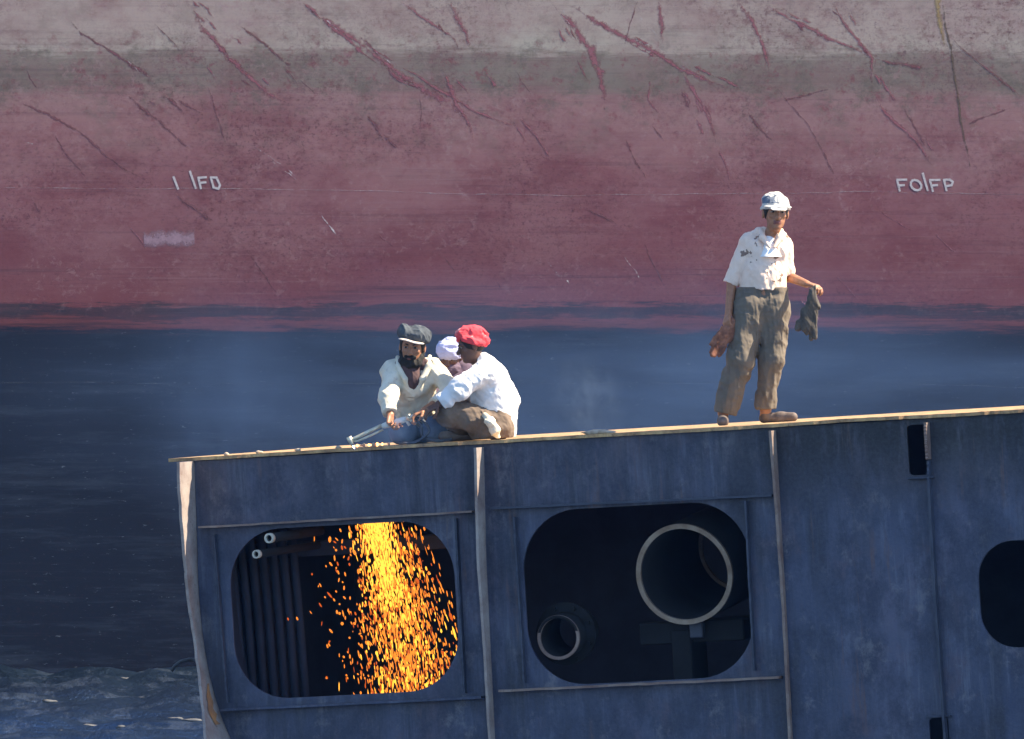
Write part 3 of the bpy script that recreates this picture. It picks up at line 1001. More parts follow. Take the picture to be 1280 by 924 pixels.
    for a, b, r in (((517, 462, -.12), (518, 488, -.09), .052),):
        s.cone(p(*a), p(*b), r, r * .35, 0, None, 1, True)
    s.wrinkle(.017, [((.8, .2, .5), .085), ((-.5, .3, .8), .10), ((.2, .9, -.4), .12)], 21)
    s.cut(p(488, 517, -.2), nv(wr_l - ell_l), (p(489, 528, -.24), (.10, .2, .09)))
    d2 = nv(p(531, 513, -.21) - p(566, 490, -.02))
    s.cut(p(543, 507, -.15), d2, (p(529, 516, -.2), (.115, .17, .10)))
    shirt = sdf_obj('shirt', s, M['shirt_cream'], body, O)
    for pts, r in (([(497, 447, .05), (499, 458, -.03), (507, 474, -.07), (512, 490, -.04)], [.016, .026, .022, .010]),
                   ([(537, 446, .06), (536, 458, -.03), (528, 474, -.07), (522, 490, -.04)], [.016, .026, .022, .010])):
        s = f.grid(.005, (485, 435, -.3), (550, 505, .3))
        s.chain([p(*q) for q in pts], r, .01)
        sdf_obj('collar', s, M['shirt_cream'], shirt, O)
    # trousers, kneeling
    s = f.grid(.0065, (470, 495, -.5), (590, 575, .85))
    for hp, kn, an in zip(hips, knees, ank):
        s.chain([hp, kn + UPV * .01, an + np.array((0, -.03, .015))], [.115, .085, .06], .03)
    s.cone(hips[0], hips[1], .12, .12, .04)
    s.wrinkle(.008, [((1, .3, .3), .09), ((.2, .5, 1), .13)], 8)
    s.cut(O + UPV * .004, -np.array(W))
    sdf_obj('trousers', s, M['trousers_blue'], body, O)
    for an in ank:
        shoe_of(body, O, an + np.array((0, .02, -.058)), an + np.array((0, .20, -.058)), an + np.array((0, -.0, .0)), M['shoe'])
    return f


# ---- the helper in the red head cloth ---------------------------------------
def red_man():
    f = Fig(.36, (520, 390, -.5), (665, 570, .6))
    p = f.p
    headc = p(589, 433, .0)
    face = nv((-1, -.22, -.22)); up = nv((-.22, .0, 1))
    O = np.array((p(605, 548)[0], f.y0, sole(p(605, 548)[0], f.y0)))
    def onfloor(x, dy, h):
        q = p(x, 550, dy); q[2] = sole(q[0], q[1]) + h; return q
    shn, shf = p(605, 464, -.15), p(606, 462, .20)
    eln, wrn = p(574, 486, -.20), p(549, 505, -.19)
    elf, wrf = p(580, 495, .26), p(556, 512, .20)
    hn, hf = p(620, 532, -.09), p(620, 532, .11)
    kn_, kf = p(561, 517, -.12), p(566, 512, .20)
    an, af = onfloor(582, .06, .06), onfloor(588, .24, .06)
    s = f.grid(.0055)
    H = add_head(s, headc, face, up)
    s.cone(p(595, 447, .02), p(603, 458, .03), .05, .058, .03)
    s.cone(p(609, 470, -.07), p(609, 470, .11), .095, .095, .04)
    s.chain([p(611, 476, .02), p(621, 506, .02), p(622, 530, .01)], [.12, .115, .12], .05)
    s.cone(shn, shf, .045, .045, .04)
    s.chain([shn, eln, wrn], [.045, .037, .027], .02)
    s.chain([shf, elf, wrf], [.045, .037, .027], .02)
    for a, b, c in ((hn, kn_, an), (hf, kf, af)):
        s.chain([a, b, c], [.08, .055, .037], .02)
        s.cone(c + UPV * -.02, c + np.array((-.17, -.03, -.035)), .034, .024, .02)
    add_hand(s, wrn, nv((-.85, -.12, -.48)), (-.3, .2, -.9), -1, .55)
    add_hand(s, wrf, nv((-.8, -.1, -.5)), (-.3, 0, -.9), 1, .6)
    body = sdf_obj('person', s, [M['skin2'], M['lip']], None, O, lips_of(H))
    tag(body, 'man in a red head cloth and white shirt crouching in profile behind the torch', 'person', 'workers on the deck')
    face_parts(H, body, O)
    P, Rm = H['P'], H['R']
    s = Sdf(headc - .18, headc + .18, .005)
    s.ell(P(0, -.012, .030), np.array((.082, .100, .094)), .0, Rm)
    s.cut(P(0, .052, 0), H['f'] * 1.0 + H['up'] * -.45)
    s.cut(P(0, -.02, -.05), -H['up'])
    sdf_obj('hair', s, M['hair'], body, O)
    # head cloth: wrapped, bulging forward over the brow, knotted behind
    s = Sdf(headc - .28, headc + .28, .005)
    s.ell(P(0, -.028, .058), np.array((.087, .100, .084)), .0, Rm)
    s.ell(P(0, .045, .105), np.array((.062, .050, .040)), .04, Rm)
    s.ell(P(0, -.096, .020), np.array((.054, .044, .050)), .03, Rm)
    s.cone(P(-.085, .01, .045), P(-.082, -.03, -.03), .018, .012, .02)
    s.cone(P(.075, .06, .055), P(.088, -.07, .0), .018, .022, .02)
    s.cone(P(-.075, .06, .055), P(-.088, -.07, .0), .018, .022, .02)
    s.wrinkle(.011, [((.3, .2, 1), .040), ((.8, -.1, .8), .07)], 14)
    s.cut(P(0, .02, .018), -H['up'] + H['f'] * .55)
    sdf_obj('head_cloth', s, M['turban_red'], body, O)
    # white shirt: rounded back, tail hanging to the deck
    s = f.grid(.006, (535, 432, -.42), (662, 560, .5))
    s.cone(p(608, 470, -.06), p(608, 470, .10), .118, .115, .05)
    s.chain([p(611, 478, .02), p(620, 505, .02), p(622, 533, .01)], [.145, .150, .135], .05)
    s.cone(p(617, 488, -.03), p(623, 525, -.03), .125, .115, .05)
    s.cone(p(628, 522, 0), p(633, 543, 0), .085, .060, .04)
    s.cone(p(603, 453, .02), p(606, 462, .03), .07, .09, .04)
    s.chain([p(605, 466, -.14), p(574, 486, -.20), p(553, 502, -.19)], [.076, .072, .060], .03)
    s.chain([p(606, 464, .19), elf, p(566, 505, .23)], [.072, .068, .056], .03)
    s.ell(P(.0, .05, -.13), np.array((.06, .09, .05)), 0, Rm, True)
    s.wrinkle(.017, [((.7, .1, .6), .09), ((-.5, .5, .8), .11), ((.2, .8, -.4), .10)], 33)
    dn = nv(wrn - eln)
    s.cut(p(551, 503.5, -.19), dn, (p(540, 511, -.19), (.10, .16, .09)))
    s.cut(p(564, 507, .23), nv(wrf - elf), (p(556, 512, .22), (.08, .14, .08)))
    s.cut(O + UPV * .006, -np.array(W))
    s.cut(p(600, 529, 0), nv((-.55, 0, -1)), (p(600, 540, 0), (.13, .4, .09)))
    sdf_obj('shirt', s, M['shirt_white'], body, O)
    # trousers
    s = f.grid(.0065, (530, 490, -.45), (660, 565, .5))
    for a, b, c in ((hn, kn_, an), (hf, kf, af)):
        s.chain([a, b, c + np.array((-.01, 0, .04))], [.118, .090, .07], .03)
    s.cone(hn + np.array((0, 0, -.02)), hf + np.array((0, 0, -.02)), .11, .11, .04)
    s.cone(p(624, 538, -.06), p(606, 541, -.10), .085, .085, .05)
    s.wrinkle(.015, [((1, .3, .5), .09), ((-.2, .5, 1), .10)], 18)
    s.cut(O + UPV * .004, -np.array(W))
    sdf_obj('trousers', s, M['trousers_brown'], body, O)
    # bunched shirt tail at his near hip
    s = f.grid(.005, (600, 505, -.4), (650, 560, .1))
    s.chain([p(606, 520, -.20), p(613, 528, -.23), p(619, 538, -.22), p(622, 545, -.2)], [.022, .034, .036, .022], .02)
    s.wrinkle(.007, [((.7, 0, -.7), .04), ((.7, .3, .7), .06)], 5)
    s.cut(O + UPV * .004, -np.array(W))
    sdf_obj('shirt_tail', s, M['shirt_cream'], body, O)
    for c in (an, af):
        shoe_of(body, O, c + np.array((.03, 0, -.058)), c + np.array((-.19, -.03, -.058)), c, M['shoe'])


# ---- the third man, mostly hidden behind them --------------------------------
def hidden_man():
    f = Fig(1.05, (525, 395, -.5), (625, 575, .6))
    p = f.p
    headc = p(563, 444.5, .0)
    face = nv((-.25, -1, -.45)); up = nv((0, -.3, 1))
    O = np.array((p(572, 548)[0], f.y0, sole(p(572, 548)[0], f.y0)))
    def onfloor(x, dy, h):
        q = p(x, 550, dy); q[2] = sole(q[0], q[1]) + h; return q
    hips = (p(566, 536, .1), p(590, 536, .1))
    kn = (p(560, 512, -.22), p(592, 512, -.22)); an = (onfloor(563, -.12, .06), onfloor(592, -.12, .06))
    shl, shr = p(551, 468, .05), p(597, 470, .05)
    s = f.grid(.007)
    H = add_head(s, headc, face, up)
    s.cone(p(566, 453, .03), p(573, 466, .06), .05, .058, .03)
    s.chain([p(574, 480, .07), p(577, 508, .1), p(578, 532, .1)], [.12, .11, .12], .05)
    s.cone(shl, shr, .05, .05, .04)
    for sh, e, w_ in ((shl, p(545, 495, -.05), p(558, 508, -.24)), (shr, p(602, 497, -.05), p(592, 508, -.24))):
        s.chain([sh, e, w_], [.045, .037, .027], .02)
        add_hand(s, w_, nv((0, -.9, -.35)), (0, -.3, -1), 1 if sh is shl else -1, .6)
    for a, b, c in zip(hips, kn, an):
        s.chain([a, b, c], [.08, .055, .037], .02)
        s.cone(c - UPV * .02, c + np.array((0, -.17, -.035)), .034, .024, .02)
    body = sdf_obj('person', s, [M['skin2'], M['lip']], None, O, lips_of(H))
    tag(body, 'man in a lavender head cloth half hidden between the two crouching men', 'person', 'workers on the deck')
    face_parts(H, body, O)
    P, Rm = H['P'], H['R']
    s = Sdf(headc - .25, headc + .25, .0055)
    s.ell(P(0, -.008, .046), np.array((.098, .112, .084)), .0, Rm)
    s.wrinkle(.014, [((.15, .1, 1), .045), ((.4, .1, 1), .07)], 6)
    s.cut(P(0, 0, -.012), -H['up'] + H['f'] * .15)
    sdf_obj('head_cloth', s, M['scarf_lilac'], body, O)
    s = Sdf(headc - .25, headc + .25, .0055)
    s.ell(P(0, .03, -.085), np.array((.080, .085, .062)), 0, Rm)
    s.ell(P(0, -.01, -.12), np.array((.085, .085, .06)), .03, Rm)
    s.wrinkle(.009, [((.1, .1, 1), .04), ((.5, .1, 1), .06)], 16)
    sdf_obj('scarf', s, M['shirt_mauve'], body, O)
    s = f.grid(.0075, (535, 445, -.4), (622, 570, .5))
    s.cone(p(558, 474, .06), p(592, 474, .06), .105, .105, .05)
    s.chain([p(575, 484, .07), p(577, 508, .1), p(578, 535, .1)], [.145, .14, .14], .05)
    s.cone(p(566, 458, .05), p(580, 460, .06), .07, .07, .04)
    s.chain([shl, p(545, 495, -.05), p(556, 506, -.2)], [.07, .064, .05], .03)
    s.chain([shr, p(602, 497, -.05), p(594, 506, -.2)], [.07, .064, .05], .03)
    s.wrinkle(.010, [((.7, .1, .6), .11), ((-.5, .5, .8), .13)], 40)
    s.cut(O + UPV * .006, -np.array(W))
    sdf_obj('shirt', s, M['shirt_mauve'], body, O)
    s = f.grid(.008, (535, 490, -.45), (622, 575, .5))
    for a, b, c in zip(hips, kn, an):
        s.chain([a, b, c + UPV * .03], [.11, .085, .065], .03)
    s.cut(O + UPV * .004, -np.array(W))
    sdf_obj('trousers', s, M['scarf_dark'], body, O)


standing_man()
FT = torch_man()
red_man()
hidden_man()

# ---- the cutting torch ------------------------------------------------------
def torch():
    p = lambda x, y, d=0: Vector(FT.p(x, y, -.22 + d))
    base = p(505, 521)
    root = empty('cutting_torch', None, base)
    tag(root, 'brass cutting torch with pale grip held down to the deck edge by the capped man', 'torch')
    L = lambda pts: [q - base for q in pts]
    bm = bmesh.new(); add_tube(bm, L([p(477, 532), p(460, 540), p(446, 547), p(438, 550.5)]), .0135, 14)
    bm_obj('tube', bm, M['brass'], root, True)
    bm = bmesh.new(); add_tube(bm, L([p(479, 537), p(462, 545), p(448, 551), p(440, 552)]), .008, 12)
    bm_obj('tube', bm, M['brass'], root, True)
    bm = bmesh.new(); add_tube(bm, L([p(436, 546), p(438, 551), p(441.5, 557.5)]), .018, 14, True, [.020, .019, .010])
    hd = bm_obj('nozzle', bm, M['brass'], root, True)
    bm = bmesh.new(); add_tube(bm, L([p(441.5, 557.5), p(443.2, 561.0)]), .006, 8, True, [.006, .001])
    bm_obj('flame', bm, M['flame'], hd, True)
    bm = bmesh.new(); add_tube(bm, L([p(477, 533), p(486, 530.5), p(500, 526.5), p(508, 524)]), .022, 16, True, [.016, .025, .025, .020])
    bm_obj('grip', bm, M['grip'], root, True)
    bm = bmesh.new(); add_tube(bm, L([p(505, 522), p(508, 526), p(512, 532)]), .011, 10)
    bm_obj('lever', bm, M['grip'], root, True)
    bm = bmesh.new(); add_tube(bm, L([p(508, 524), p(517, 521)]), .02, 14)
    vb = bm_obj('valve_block', bm, M['brass'], root, True)
    for (x, y) in ((511, 519.5), (514, 526)):
        bm = bmesh.new(); add_tube(bm, L([p(x, y, -.02), p(x, y, -.05)]), .011, 10)
        bm_obj('valve_knob', bm, M['brass'], vb, True)
    for k, pts in enumerate(([(517, 521), (530, 527), (536, 540), (520, 549), (498, 551)], [(517, 522), (527, 532), (528, 545), (545, 550), (565, 551)])):
        q = [p(*a, d=.02 + .02 * k) for a in pts]
        for i in (3, 4):
            q[i].z = deck_z(q[i].x, q[i].y) + .014
        cv = []
        A = [np.array(x) for x in q]
        for i in range(len(A) - 1):
            p0, p1, p2, p3 = A[max(i - 1, 0)], A[i], A[i + 1], A[min(i + 2, len(A) - 1)]
            for t in np.linspace(0, 1, 7)[:-1]:
                cv.append(Vector(.5 * (2 * p1 + (p2 - p0) * t + (2 * p0 - 5 * p1 + 4 * p2 - p3) * t * t + (3 * p1 - p0 - 3 * p2 + p3) * t ** 3)))
        cv.append(q[-1])
        bm = bmesh.new(); add_tube(bm, L(cv), .011, 10)
        bm_obj('hose', bm, M['hose'], root, True)
torch()

# ------------------------------------------------------------------ water
def wave_sheet():
    xs = np.concatenate([[-2500, -600, -150, -60], np.arange(-30, 30.01, .22), [60, 150, 600, 2500]])
    ys = np.concatenate([[-400, -150, -70], np.arange(-10, 46.01, .22), [60, 150, 600, 2500]])
    X, Y = np.meshgrid(xs, ys, indexing='ij')
    Z = np.zeros_like(X)
    r = np.random.default_rng(3)
    for wl, a in ((2.6, .012), (1.7, .014), (1.1, .018), (.8, .018), (.6, .015)):
        for _ in range(3):
            th = r.uniform(0, 6.28); q = 2 * math.pi / wl
            Z += a * np.sin((X * math.cos(th) + Y * math.sin(th)) * q + r.uniform(0, 6.28) + 1.3 * np.sin(X * .31 + Y * .23 + th))
    fade = np.clip((36 - np.abs(X)) / 6, 0, 1) * np.clip((48 - Y) / 3, 0, 1) * np.clip((Y + 12) / 3, 0, 1)
    Z = Z * fade
    n, m = X.shape
    v = np.stack([X.ravel(), Y.ravel(), Z.ravel()], 1)
    i = np.arange(n * m).reshape(n, m)
    q = np.stack([i[:-1, :-1].ravel(), i[1:, :-1].ravel(), i[1:, 1:].ravel(), i[:-1, 1:].ravel()], 1)
    return v, q


t = NT('murky_harbour_water')
cw = t.ramp(t.noise(.5, 5, .65, t.coord((1, .5, 1))), [(.35, (.0015, .003, .006)), (.65, (.004, .007, .012))])
scum = t.ramp(t.noise(1.5, 9, .8, t.coord((1, .30, 1))), [(.52, 0.0), (.60, 1.0)])
cw = t.mix(scum, cw, (.022, .029, .043))
hw = t.math('ADD', t.noise(2.2, 6, .65, t.coord((1, .7, 1))), t.math('MULTIPLY', t.noise(9, 4, .7), .3))
nb = t.bump(hw, .8, .10)
df = t.n('ShaderNodeBsdfDiffuse'); t.set(df.inputs['Color'], cw); t.set(df.inputs['Normal'], nb)
gl = t.n('ShaderNodeBsdfGlossy'); gl.inputs['Color'].default_value = (.22, .36, .60, 1); gl.inputs['Roughness'].default_value = .28
t.set(gl.inputs['Normal'], nb)
mx = t.n('ShaderNodeMixShader'); mx.inputs[0].default_value = .35
t.t.links.new(df.outputs[0], mx.inputs[1]); t.t.links.new(gl.outputs[0], mx.inputs[2])
M['water'] = t.done(mx.outputs[0])
wv, wq = wave_sheet()
tag(mesh_obj('water', wv, wq, M['water'], None, True), kind='structure')

# ------------------------------------------------------------------ the ship behind
ship_m = Matrix.Translation(HORG) @ Matrix.Rotation(HY, 4, 'Z')
ship = empty('cargo_ship', ship_m)
tag(ship, 'huge ship with faded red and black side filling the background behind the men', 'ship')
bm = bmesh.new()
outl = [(-74, 0), (74, 0), (86, 3), (95, 9), (86, 15), (74, 18), (-74, 18), (-88, 14), (-92, 9), (-88, 4)]
zs = [-1.2, 15.5]
rings = [[bm.verts.new((x, y, z)) for x, y in outl] for z in zs]
for a, b in zip(rings, rings[1:]):
    for k in range(len(outl)):
        bm.faces.new((a[k], a[(k + 1) % len(outl)], b[(k + 1) % len(outl)], b[k]))
bm.faces.new(rings[0][::-1]); bm.faces.new(rings[-1])
bm_obj('hull', bm, M['hull'], ship)
PX = (CAMD + 40) / F                                       # metres per photo pixel on the ship side
_lay = [0]


def ribbon(name, pts, width, mat, jag=.35, step=.03, taper=True, seed=None, full=1.0):
    """a painted or scraped line on the ship's side; pts in photo pixels on that side"""
    r = np.random.default_rng(seed if seed is not None else int(pts[0][0] * 7 + pts[0][1] * 3))
    p = [np.array(hul(*q)) for q in pts]
    line = []
    for a, b in zip(p, p[1:]):
        n = max(2, int(np.linalg.norm(b - a) / step))
        for k in range(n):
            line.append(a + (b - a) * k / n)
    line.append(p[-1])
    n = len(line)
    lat = np.cumsum(r.normal(size=n)) * .0035
    lat -= np.linspace(lat[0], lat[-1], n)
    vs, fs, bd = [], [], []
    _lay[0] += 1
    y = -.0008 - .0001 * (_lay[0] % 14)
    wv = 1.0
    for i, q in enumerate(line):
        d = line[min(i + 1, n - 1)] - line[max(i - 1, 0)]
        d = d / np.linalg.norm(d); nn = np.array((-d[1], d[0]))
        wv = .8 * wv + .2 * (1 + r.normal() * jag * 2)
        w = width * PX * .62 * max(.25, wv)
        if taper: w *= min(1, .25 + 4 * min(i, n - 1 - i) / n)
        a = q + nn * (lat[i] + w * (1 + r.normal() * jag * .5)); b = q + nn * (lat[i] - w * (1 + r.normal() * jag * .5))
        m_ = q + nn * lat[i]
        vs += [(a[0], y, a[1]), (m_[0], y, m_[1]), (b[0], y, b[1])]
        bd += [0.0, full * (1.0 if not taper else min(1, .3 + 3 * min(i, n - 1 - i) / n)), 0.0]
    for i in range(n - 1):
        for e in (0, 1):
            fs.append((3 * i + e, 3 * i + e + 1, 3 * i + e + 4, 3 * i + e + 3))
    o = mesh_obj(name, vs, fs, mat, ship)
    at_ = o.data.attributes.new('body', 'FLOAT', 'POINT')
    at_.data.foreach_set('value', np.array(bd, dtype=np.float32))
    return o


RED, DRK, WHT = M['scr_red'], M['scr_dark'], M['scr_white']
for pts, w, m in [
    ([(85, 22), (102, 42), (122, 54), (150, 72), (190, 95), (207, 112)], 8, DRK),
    ([(235, 0), (250, 30), (265, 50), (278, 66), (290, 78), (310, 96), (335, 117), (368, 134)], 10, RED),
    ([(262, 46), (280, 68), (300, 84), (312, 98)], 11, RED),
    ([(290, 25), (330, 55), (352, 74), (372, 90)], 6, DRK),
    ([(366, 0), (410, 27), (450, 55), (480, 76), (520, 106), (562, 128), (592, 160)], 13, RED),
    ([(400, 22), (430, 45), (462, 76)], 10, RED),
    ([(480, 78), (520, 92), (560, 118), (600, 142), (650, 160)], 6, RED),
    ([(404, 22), (418, 34), (432, 40)], 6, WHT),
    ([(497, 0), (520, 20), (545, 35), (568, 50), (575, 64)], 8, RED),
    ([(545, 24), (552, 38), (562, 47)], 5, DRK),
    ([(562, 0), (572, 25), (584, 45), (590, 64)], 9, RED),
    ([(553, 78), (560, 105), (575, 135), (590, 158), (593, 180)], 7, RED),
    ([(603, 82), (612, 98), (625, 112)], 7, RED),
    ([(685, 0), (712, 30), (735, 62), (750, 90), (756, 122), (755, 150)], 13, RED),
    ([(700, 0), (745, 25), (790, 50), (825, 68), (850, 86), (890, 102), (925, 114)], 12, RED),
    ([(850, 86), (870, 122), (886, 152), (896, 180)], 9, RED),
    ([(896, 180), (906, 205), (915, 235)], 5, RED),
    ([(822, 0), (828, 30), (828, 55)], 10, RED),
    ([(798, 0), (788, 30), (778, 62)], 3, DRK),
    ([(812, 97), (811, 125), (826, 146)], 4, RED),
    ([(918, 0), (940, 25), (955, 55), (963, 98)], 8, RED),
    ([(963, 98), (985, 130), (1010, 160), (1040, 215), (1055, 240)], 4, DRK),
    ([(945, 0), (985, 22), (1030, 45), (1065, 60), (1092, 73)], 9, RED),
    ([(1040, 0), (1055, 30), (1075, 50), (1090, 74), (1090, 112)], 9, RED),
    ([(1092, 73), (1122, 80), (1160, 86)], 8, DRK),
    ([(1090, 112), (1110, 140), (1150, 180), (1170, 212)], 7, RED),
    ([(1182, 42), (1215, 70), (1250, 100), (1282, 124)], 6, DRK),
    ([(1205, 158), (1232, 146), (1268, 134)], 6, DRK),
    ([(960, 130), (1000, 122), (1045, 108)], 5, DRK),
    ([(0, 105), (30, 130), (60, 142), (100, 166), (150, 205), (190, 230)], 6, DRK),
    ([(62, 160), (85, 195), (112, 227)], 4, DRK),
    ([(150, 112), (175, 136), (212, 166), (247, 196)], 7, DRK),
    ([(205, 120), (232, 142)], 6, DRK), ([(218, 122), (256, 143)], 4, DRK),
    ([(300, 172), (350, 206), (390, 240)], 3, WHT),
    ([(393, 253), (405, 275), (420, 296), (437, 318)], 4, WHT),
    ([(333, 197), (362, 216), (386, 236)], 3, WHT),
    ([(212, 237), (250, 265), (272, 280)], 5, DRK),
    ([(455, 140), (468, 158), (482, 182)], 8, DRK),
    ([(475, 165), (500, 188)], 6, DRK),
    ([(648, 145), (668, 168), (690, 200)], 5, RED),
    ([(680, 320), (700, 348), (714, 360)], 4, WHT),
    ([(705, 345), (716, 362)], 5, WHT),
    ([(800, 295), (815, 330), (835, 365)], 5, DRK),
    ([(1020, 252), (1045, 268)], 3, WHT),
    ([(305, 310), (330, 340), (352, 372)], 4, DRK),
    ([(930, 135), (950, 160), (968, 178)], 5, DRK),
    ([(780, 170), (800, 210), (808, 225)], 6, DRK),
    ([(1125, 130), (1140, 150), (1160, 190)], 8, DRK),
    ([(640, 150), (660, 180)], 5, RED), ([(40, 250), (52, 268)], 5, DRK),
]:
    ribbon('scratch', pts, w, m)
rs = random.Random(11)
for x0, y0, x1, y1, n in ((370, 0, 592, 160, 9), (235, 0, 368, 134, 6), (685, 0, 757, 150, 5), (700, 0, 920, 112, 8), (945, 0, 1092, 73, 5), (850, 86, 915, 235, 6), (1040, 0, 1170, 212, 7)):
    for k in range(n):
        f = rs.uniform(0, .85); g = rs.uniform(.07, .2)
        ox, oy = rs.uniform(-10, 10), rs.uniform(-7, 7)
        P_ = lambda t: (x0 + (x1 - x0) * t + ox, y0 + (y1 - y0) * t + oy)
        m_ = P_(f + g / 2)
        ribbon('scratch', [P_(f), (m_[0] + rs.uniform(-3, 3), m_[1] + rs.uniform(-3, 3)), P_(f + g)], rs.uniform(3, 7), rs.choice([RED, RED, DRK, WHT if k % 4 == 0 else RED]), seed=400 + k)
for k in range(34):
    x, y = rs.uniform(0, 1280), rs.choice([rs.uniform(0, 130), rs.uniform(100, 370)])
    L = rs.uniform(12, 60); a = R(rs.gauss(48, 14))
    pts = [(x, y), (x + L * .5 * math.cos(a) + rs.uniform(-3, 3), y + L * .5 * math.sin(a)), (x + L * math.cos(a), y + L * math.sin(a))]
    ribbon('scratch', pts, rs.uniform(2.0, 5), rs.choice([DRK, DRK, RED, WHT]), seed=100 + k)
# weld lines
ribbon('weld_seam', [(-60, 234.5), (640, 239), (1340, 243)], 1.8, M['seam'], .1, .1, False)
ribbon('weld_seam', [(1177, -20), (1180, 30), (1191, 92), (1200, 152), (1208, 192), (1215, 225)], 4.5, M['seam_dark'], .2)
ribbon('weld_seam', [(1171, -20), (1174, 20), (1181, 60)], 7, M['seam_yellow'], .3)
ribbon('weld_seam', [(256, 92), (268, 128), (278, 160), (288, 192)], 3, M['scr_dark'], .2)
ribbon('weld_seam', [(-60, 478), (640, 482), (1340, 486)], 1.2, M['seam_grey'], .1, .1, False, full=.8)

# pale touch-up patch
ribbon('touch_up_patch', [(180, 300), (205, 299), (243, 298)], 25, M['patch'], .12, .03, False, full=1.3)


def marks(name, label, letters):
    for strokes in letters:
        letter(name, label, strokes)


def letter(name, label, strokes):
    vs, fs = [], []
    for st in strokes:
        p = [np.array(hul(*q)) for q in st]
        w = 1.45 * PX
        for i, (a, b) in enumerate(zip(p, p[1:])):
            d = (b - a) / np.linalg.norm(b - a); n = np.array((-d[1], d[0]))
            a = a - d * w * .7; b = b + d * w * .7
            k = len(vs)
            y = -.0024 - .00015 * (len(fs) % 7)
            for c in (a + n * w, a - n * w, b - n * w * .9, b + n * w * .9):
                vs.append((c[0], y, c[1]))
            fs.append((k, k + 1, k + 2, k + 3))
    o = mesh_obj(name, vs, fs, M['mark'], ship)
    at_ = o.data.attributes.new('body', 'FLOAT', 'POINT')
    at_.data.foreach_set('value', np.full(len(vs), 1.0, dtype=np.float32))
    o['label'] = label


ell = lambda cx, cy, rx, ry, sl=.25: [(cx + rx * math.cos(a) + sl * ry * math.sin(a), cy + ry * math.sin(a)) for a in [2 * math.pi * k / 12 for k in range(13)]]
marks('mark_letter', 'white hand-painted letter of the mark I IFO', [
    [[(217, 221.5), (222.5, 236)]], [[(237.5, 214.5), (244.5, 235)]],
    [[(248, 222.5), (251, 235.5)], [(248, 222.3), (257.5, 221.6)], [(250, 228.6), (257, 228)]],
    [[(263.5, 222), (270.5, 222), (275, 231.5), (273, 236), (267, 234.5), (263.5, 222)]]])
marks('mark_letter', 'white hand-painted letter of the mark FOIFP', [
    [[(1121.5, 225.5), (1124.5, 238.5)], [(1121.5, 225), (1133, 224.6)], [(1123, 232), (1130, 231.5)]],
    [ell(1145, 231.5, 6.5, 6.5)], [[(1153.5, 217), (1159.5, 238)]],
    [[(1162.5, 225.5), (1166, 239)], [(1162.5, 225.2), (1174.5, 225)], [(1165, 232), (1171.5, 231.5)]],
    [[(1180, 225), (1183, 238)], [(1180, 225), (1187, 224.5), (1191, 227.5), (1189.5, 231.5), (1182, 233)]]])

# ------------------------------------------------------------------ the cut block
block = empty('cut_ship_block', BLOCK)
tag(block, 'dark blue cut-off ship section with round-cornered openings under the men', 'ship section')

# left shell: curve (u, w) of the plate where it meets the cut face, and how far it stands proud
shell_px = [(243, 577, .29), (244, 620, .28), (246, 680, .24), (248, 740, .18), (254, 800, .14), (263, 850, .18),
            (276, 895, .31), (291, 930, .48), (318, 985, .58), (360, 1040, .6), (425, 1095, .5)]
sp = [blk(x, y) + (p,) for x, y, p in shell_px]
def interp(n):
    ws = np.linspace(0, len(sp) - 1, n)
    A = np.array(sp)
    out = []
    for s in ws:                                   # Catmull-Rom through the points
        i = min(int(s), len(sp) - 2); f = s - i
        p0, p1, p2, p3 = A[max(i - 1, 0)], A[i], A[i + 1], A[min(i + 2, len(sp) - 1)]
        out.append(.5 * (2 * p1 + (p2 - p0) * f + (2 * p0 - 5 * p1 + 4 * p2 - p3) * f * f + (3 * p1 - p0 - 3 * p2 + p3) * f ** 3))
    return np.array(out)
sc_ = interp(60)
sc_[0, 1] = -.03
vs, fs = [], []
for i, (u, w, p) in enumerate(sc_):
    d = sc_[min(i + 1, 59)] - sc_[max(i - 1, 0)]
    nx, nz = d[1], -d[0]
    L = math.hypot(nx, nz); nx, nz = nx / L * .022, nz / L * .022
    jit = rng.normal() * .006
    vs += [(u, -p + jit, w), (u + nx, -p + jit, w + nz), (u, .02, w), (u + nx, .02, w + nz), (u, 3.2, w), (u + nx, 3.2, w + nz)]
smi = []
for i in range(59):
    a, b = 6 * i, 6 * i + 6
    fs += [(a, b, b + 2, a + 2), (a + 2, b + 2, b + 4, a + 4), (a + 1, a + 3, b + 3, b + 1), (a + 3, a + 5, b + 5, b + 3), (a, a + 1, b + 1, b), (a + 4, b + 4, b + 5, a + 5)]
    smi += [0, 1, 2, 2, 0, 1]
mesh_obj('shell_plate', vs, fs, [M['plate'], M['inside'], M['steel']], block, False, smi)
# rust blister low on the shell's inner side
k0 = 45
vs, fs = [], []
rr = np.random.default_rng(5)
idx = [i for i in range(60) if -1.93 < sc_[i, 1] < -1.62]
for i in idx:
    u, w, p = sc_[i]
    f = math.sin(math.pi * (i - idx[0] + .5) / len(idx))
    vs += [(u + .006, -p * (.75 + .05 * rr.normal()) * (.6 + .4 * f), w), (u + .006, -.02 - p * (.25 + .06 * rr.normal()), w)]
for i in range(len(idx) - 1):
    fs.append((2 * i, 2 * i + 1, 2 * i + 3, 2 * i + 2))
mesh_obj('rust_patch', vs, fs, M['rusty_patch'], block)

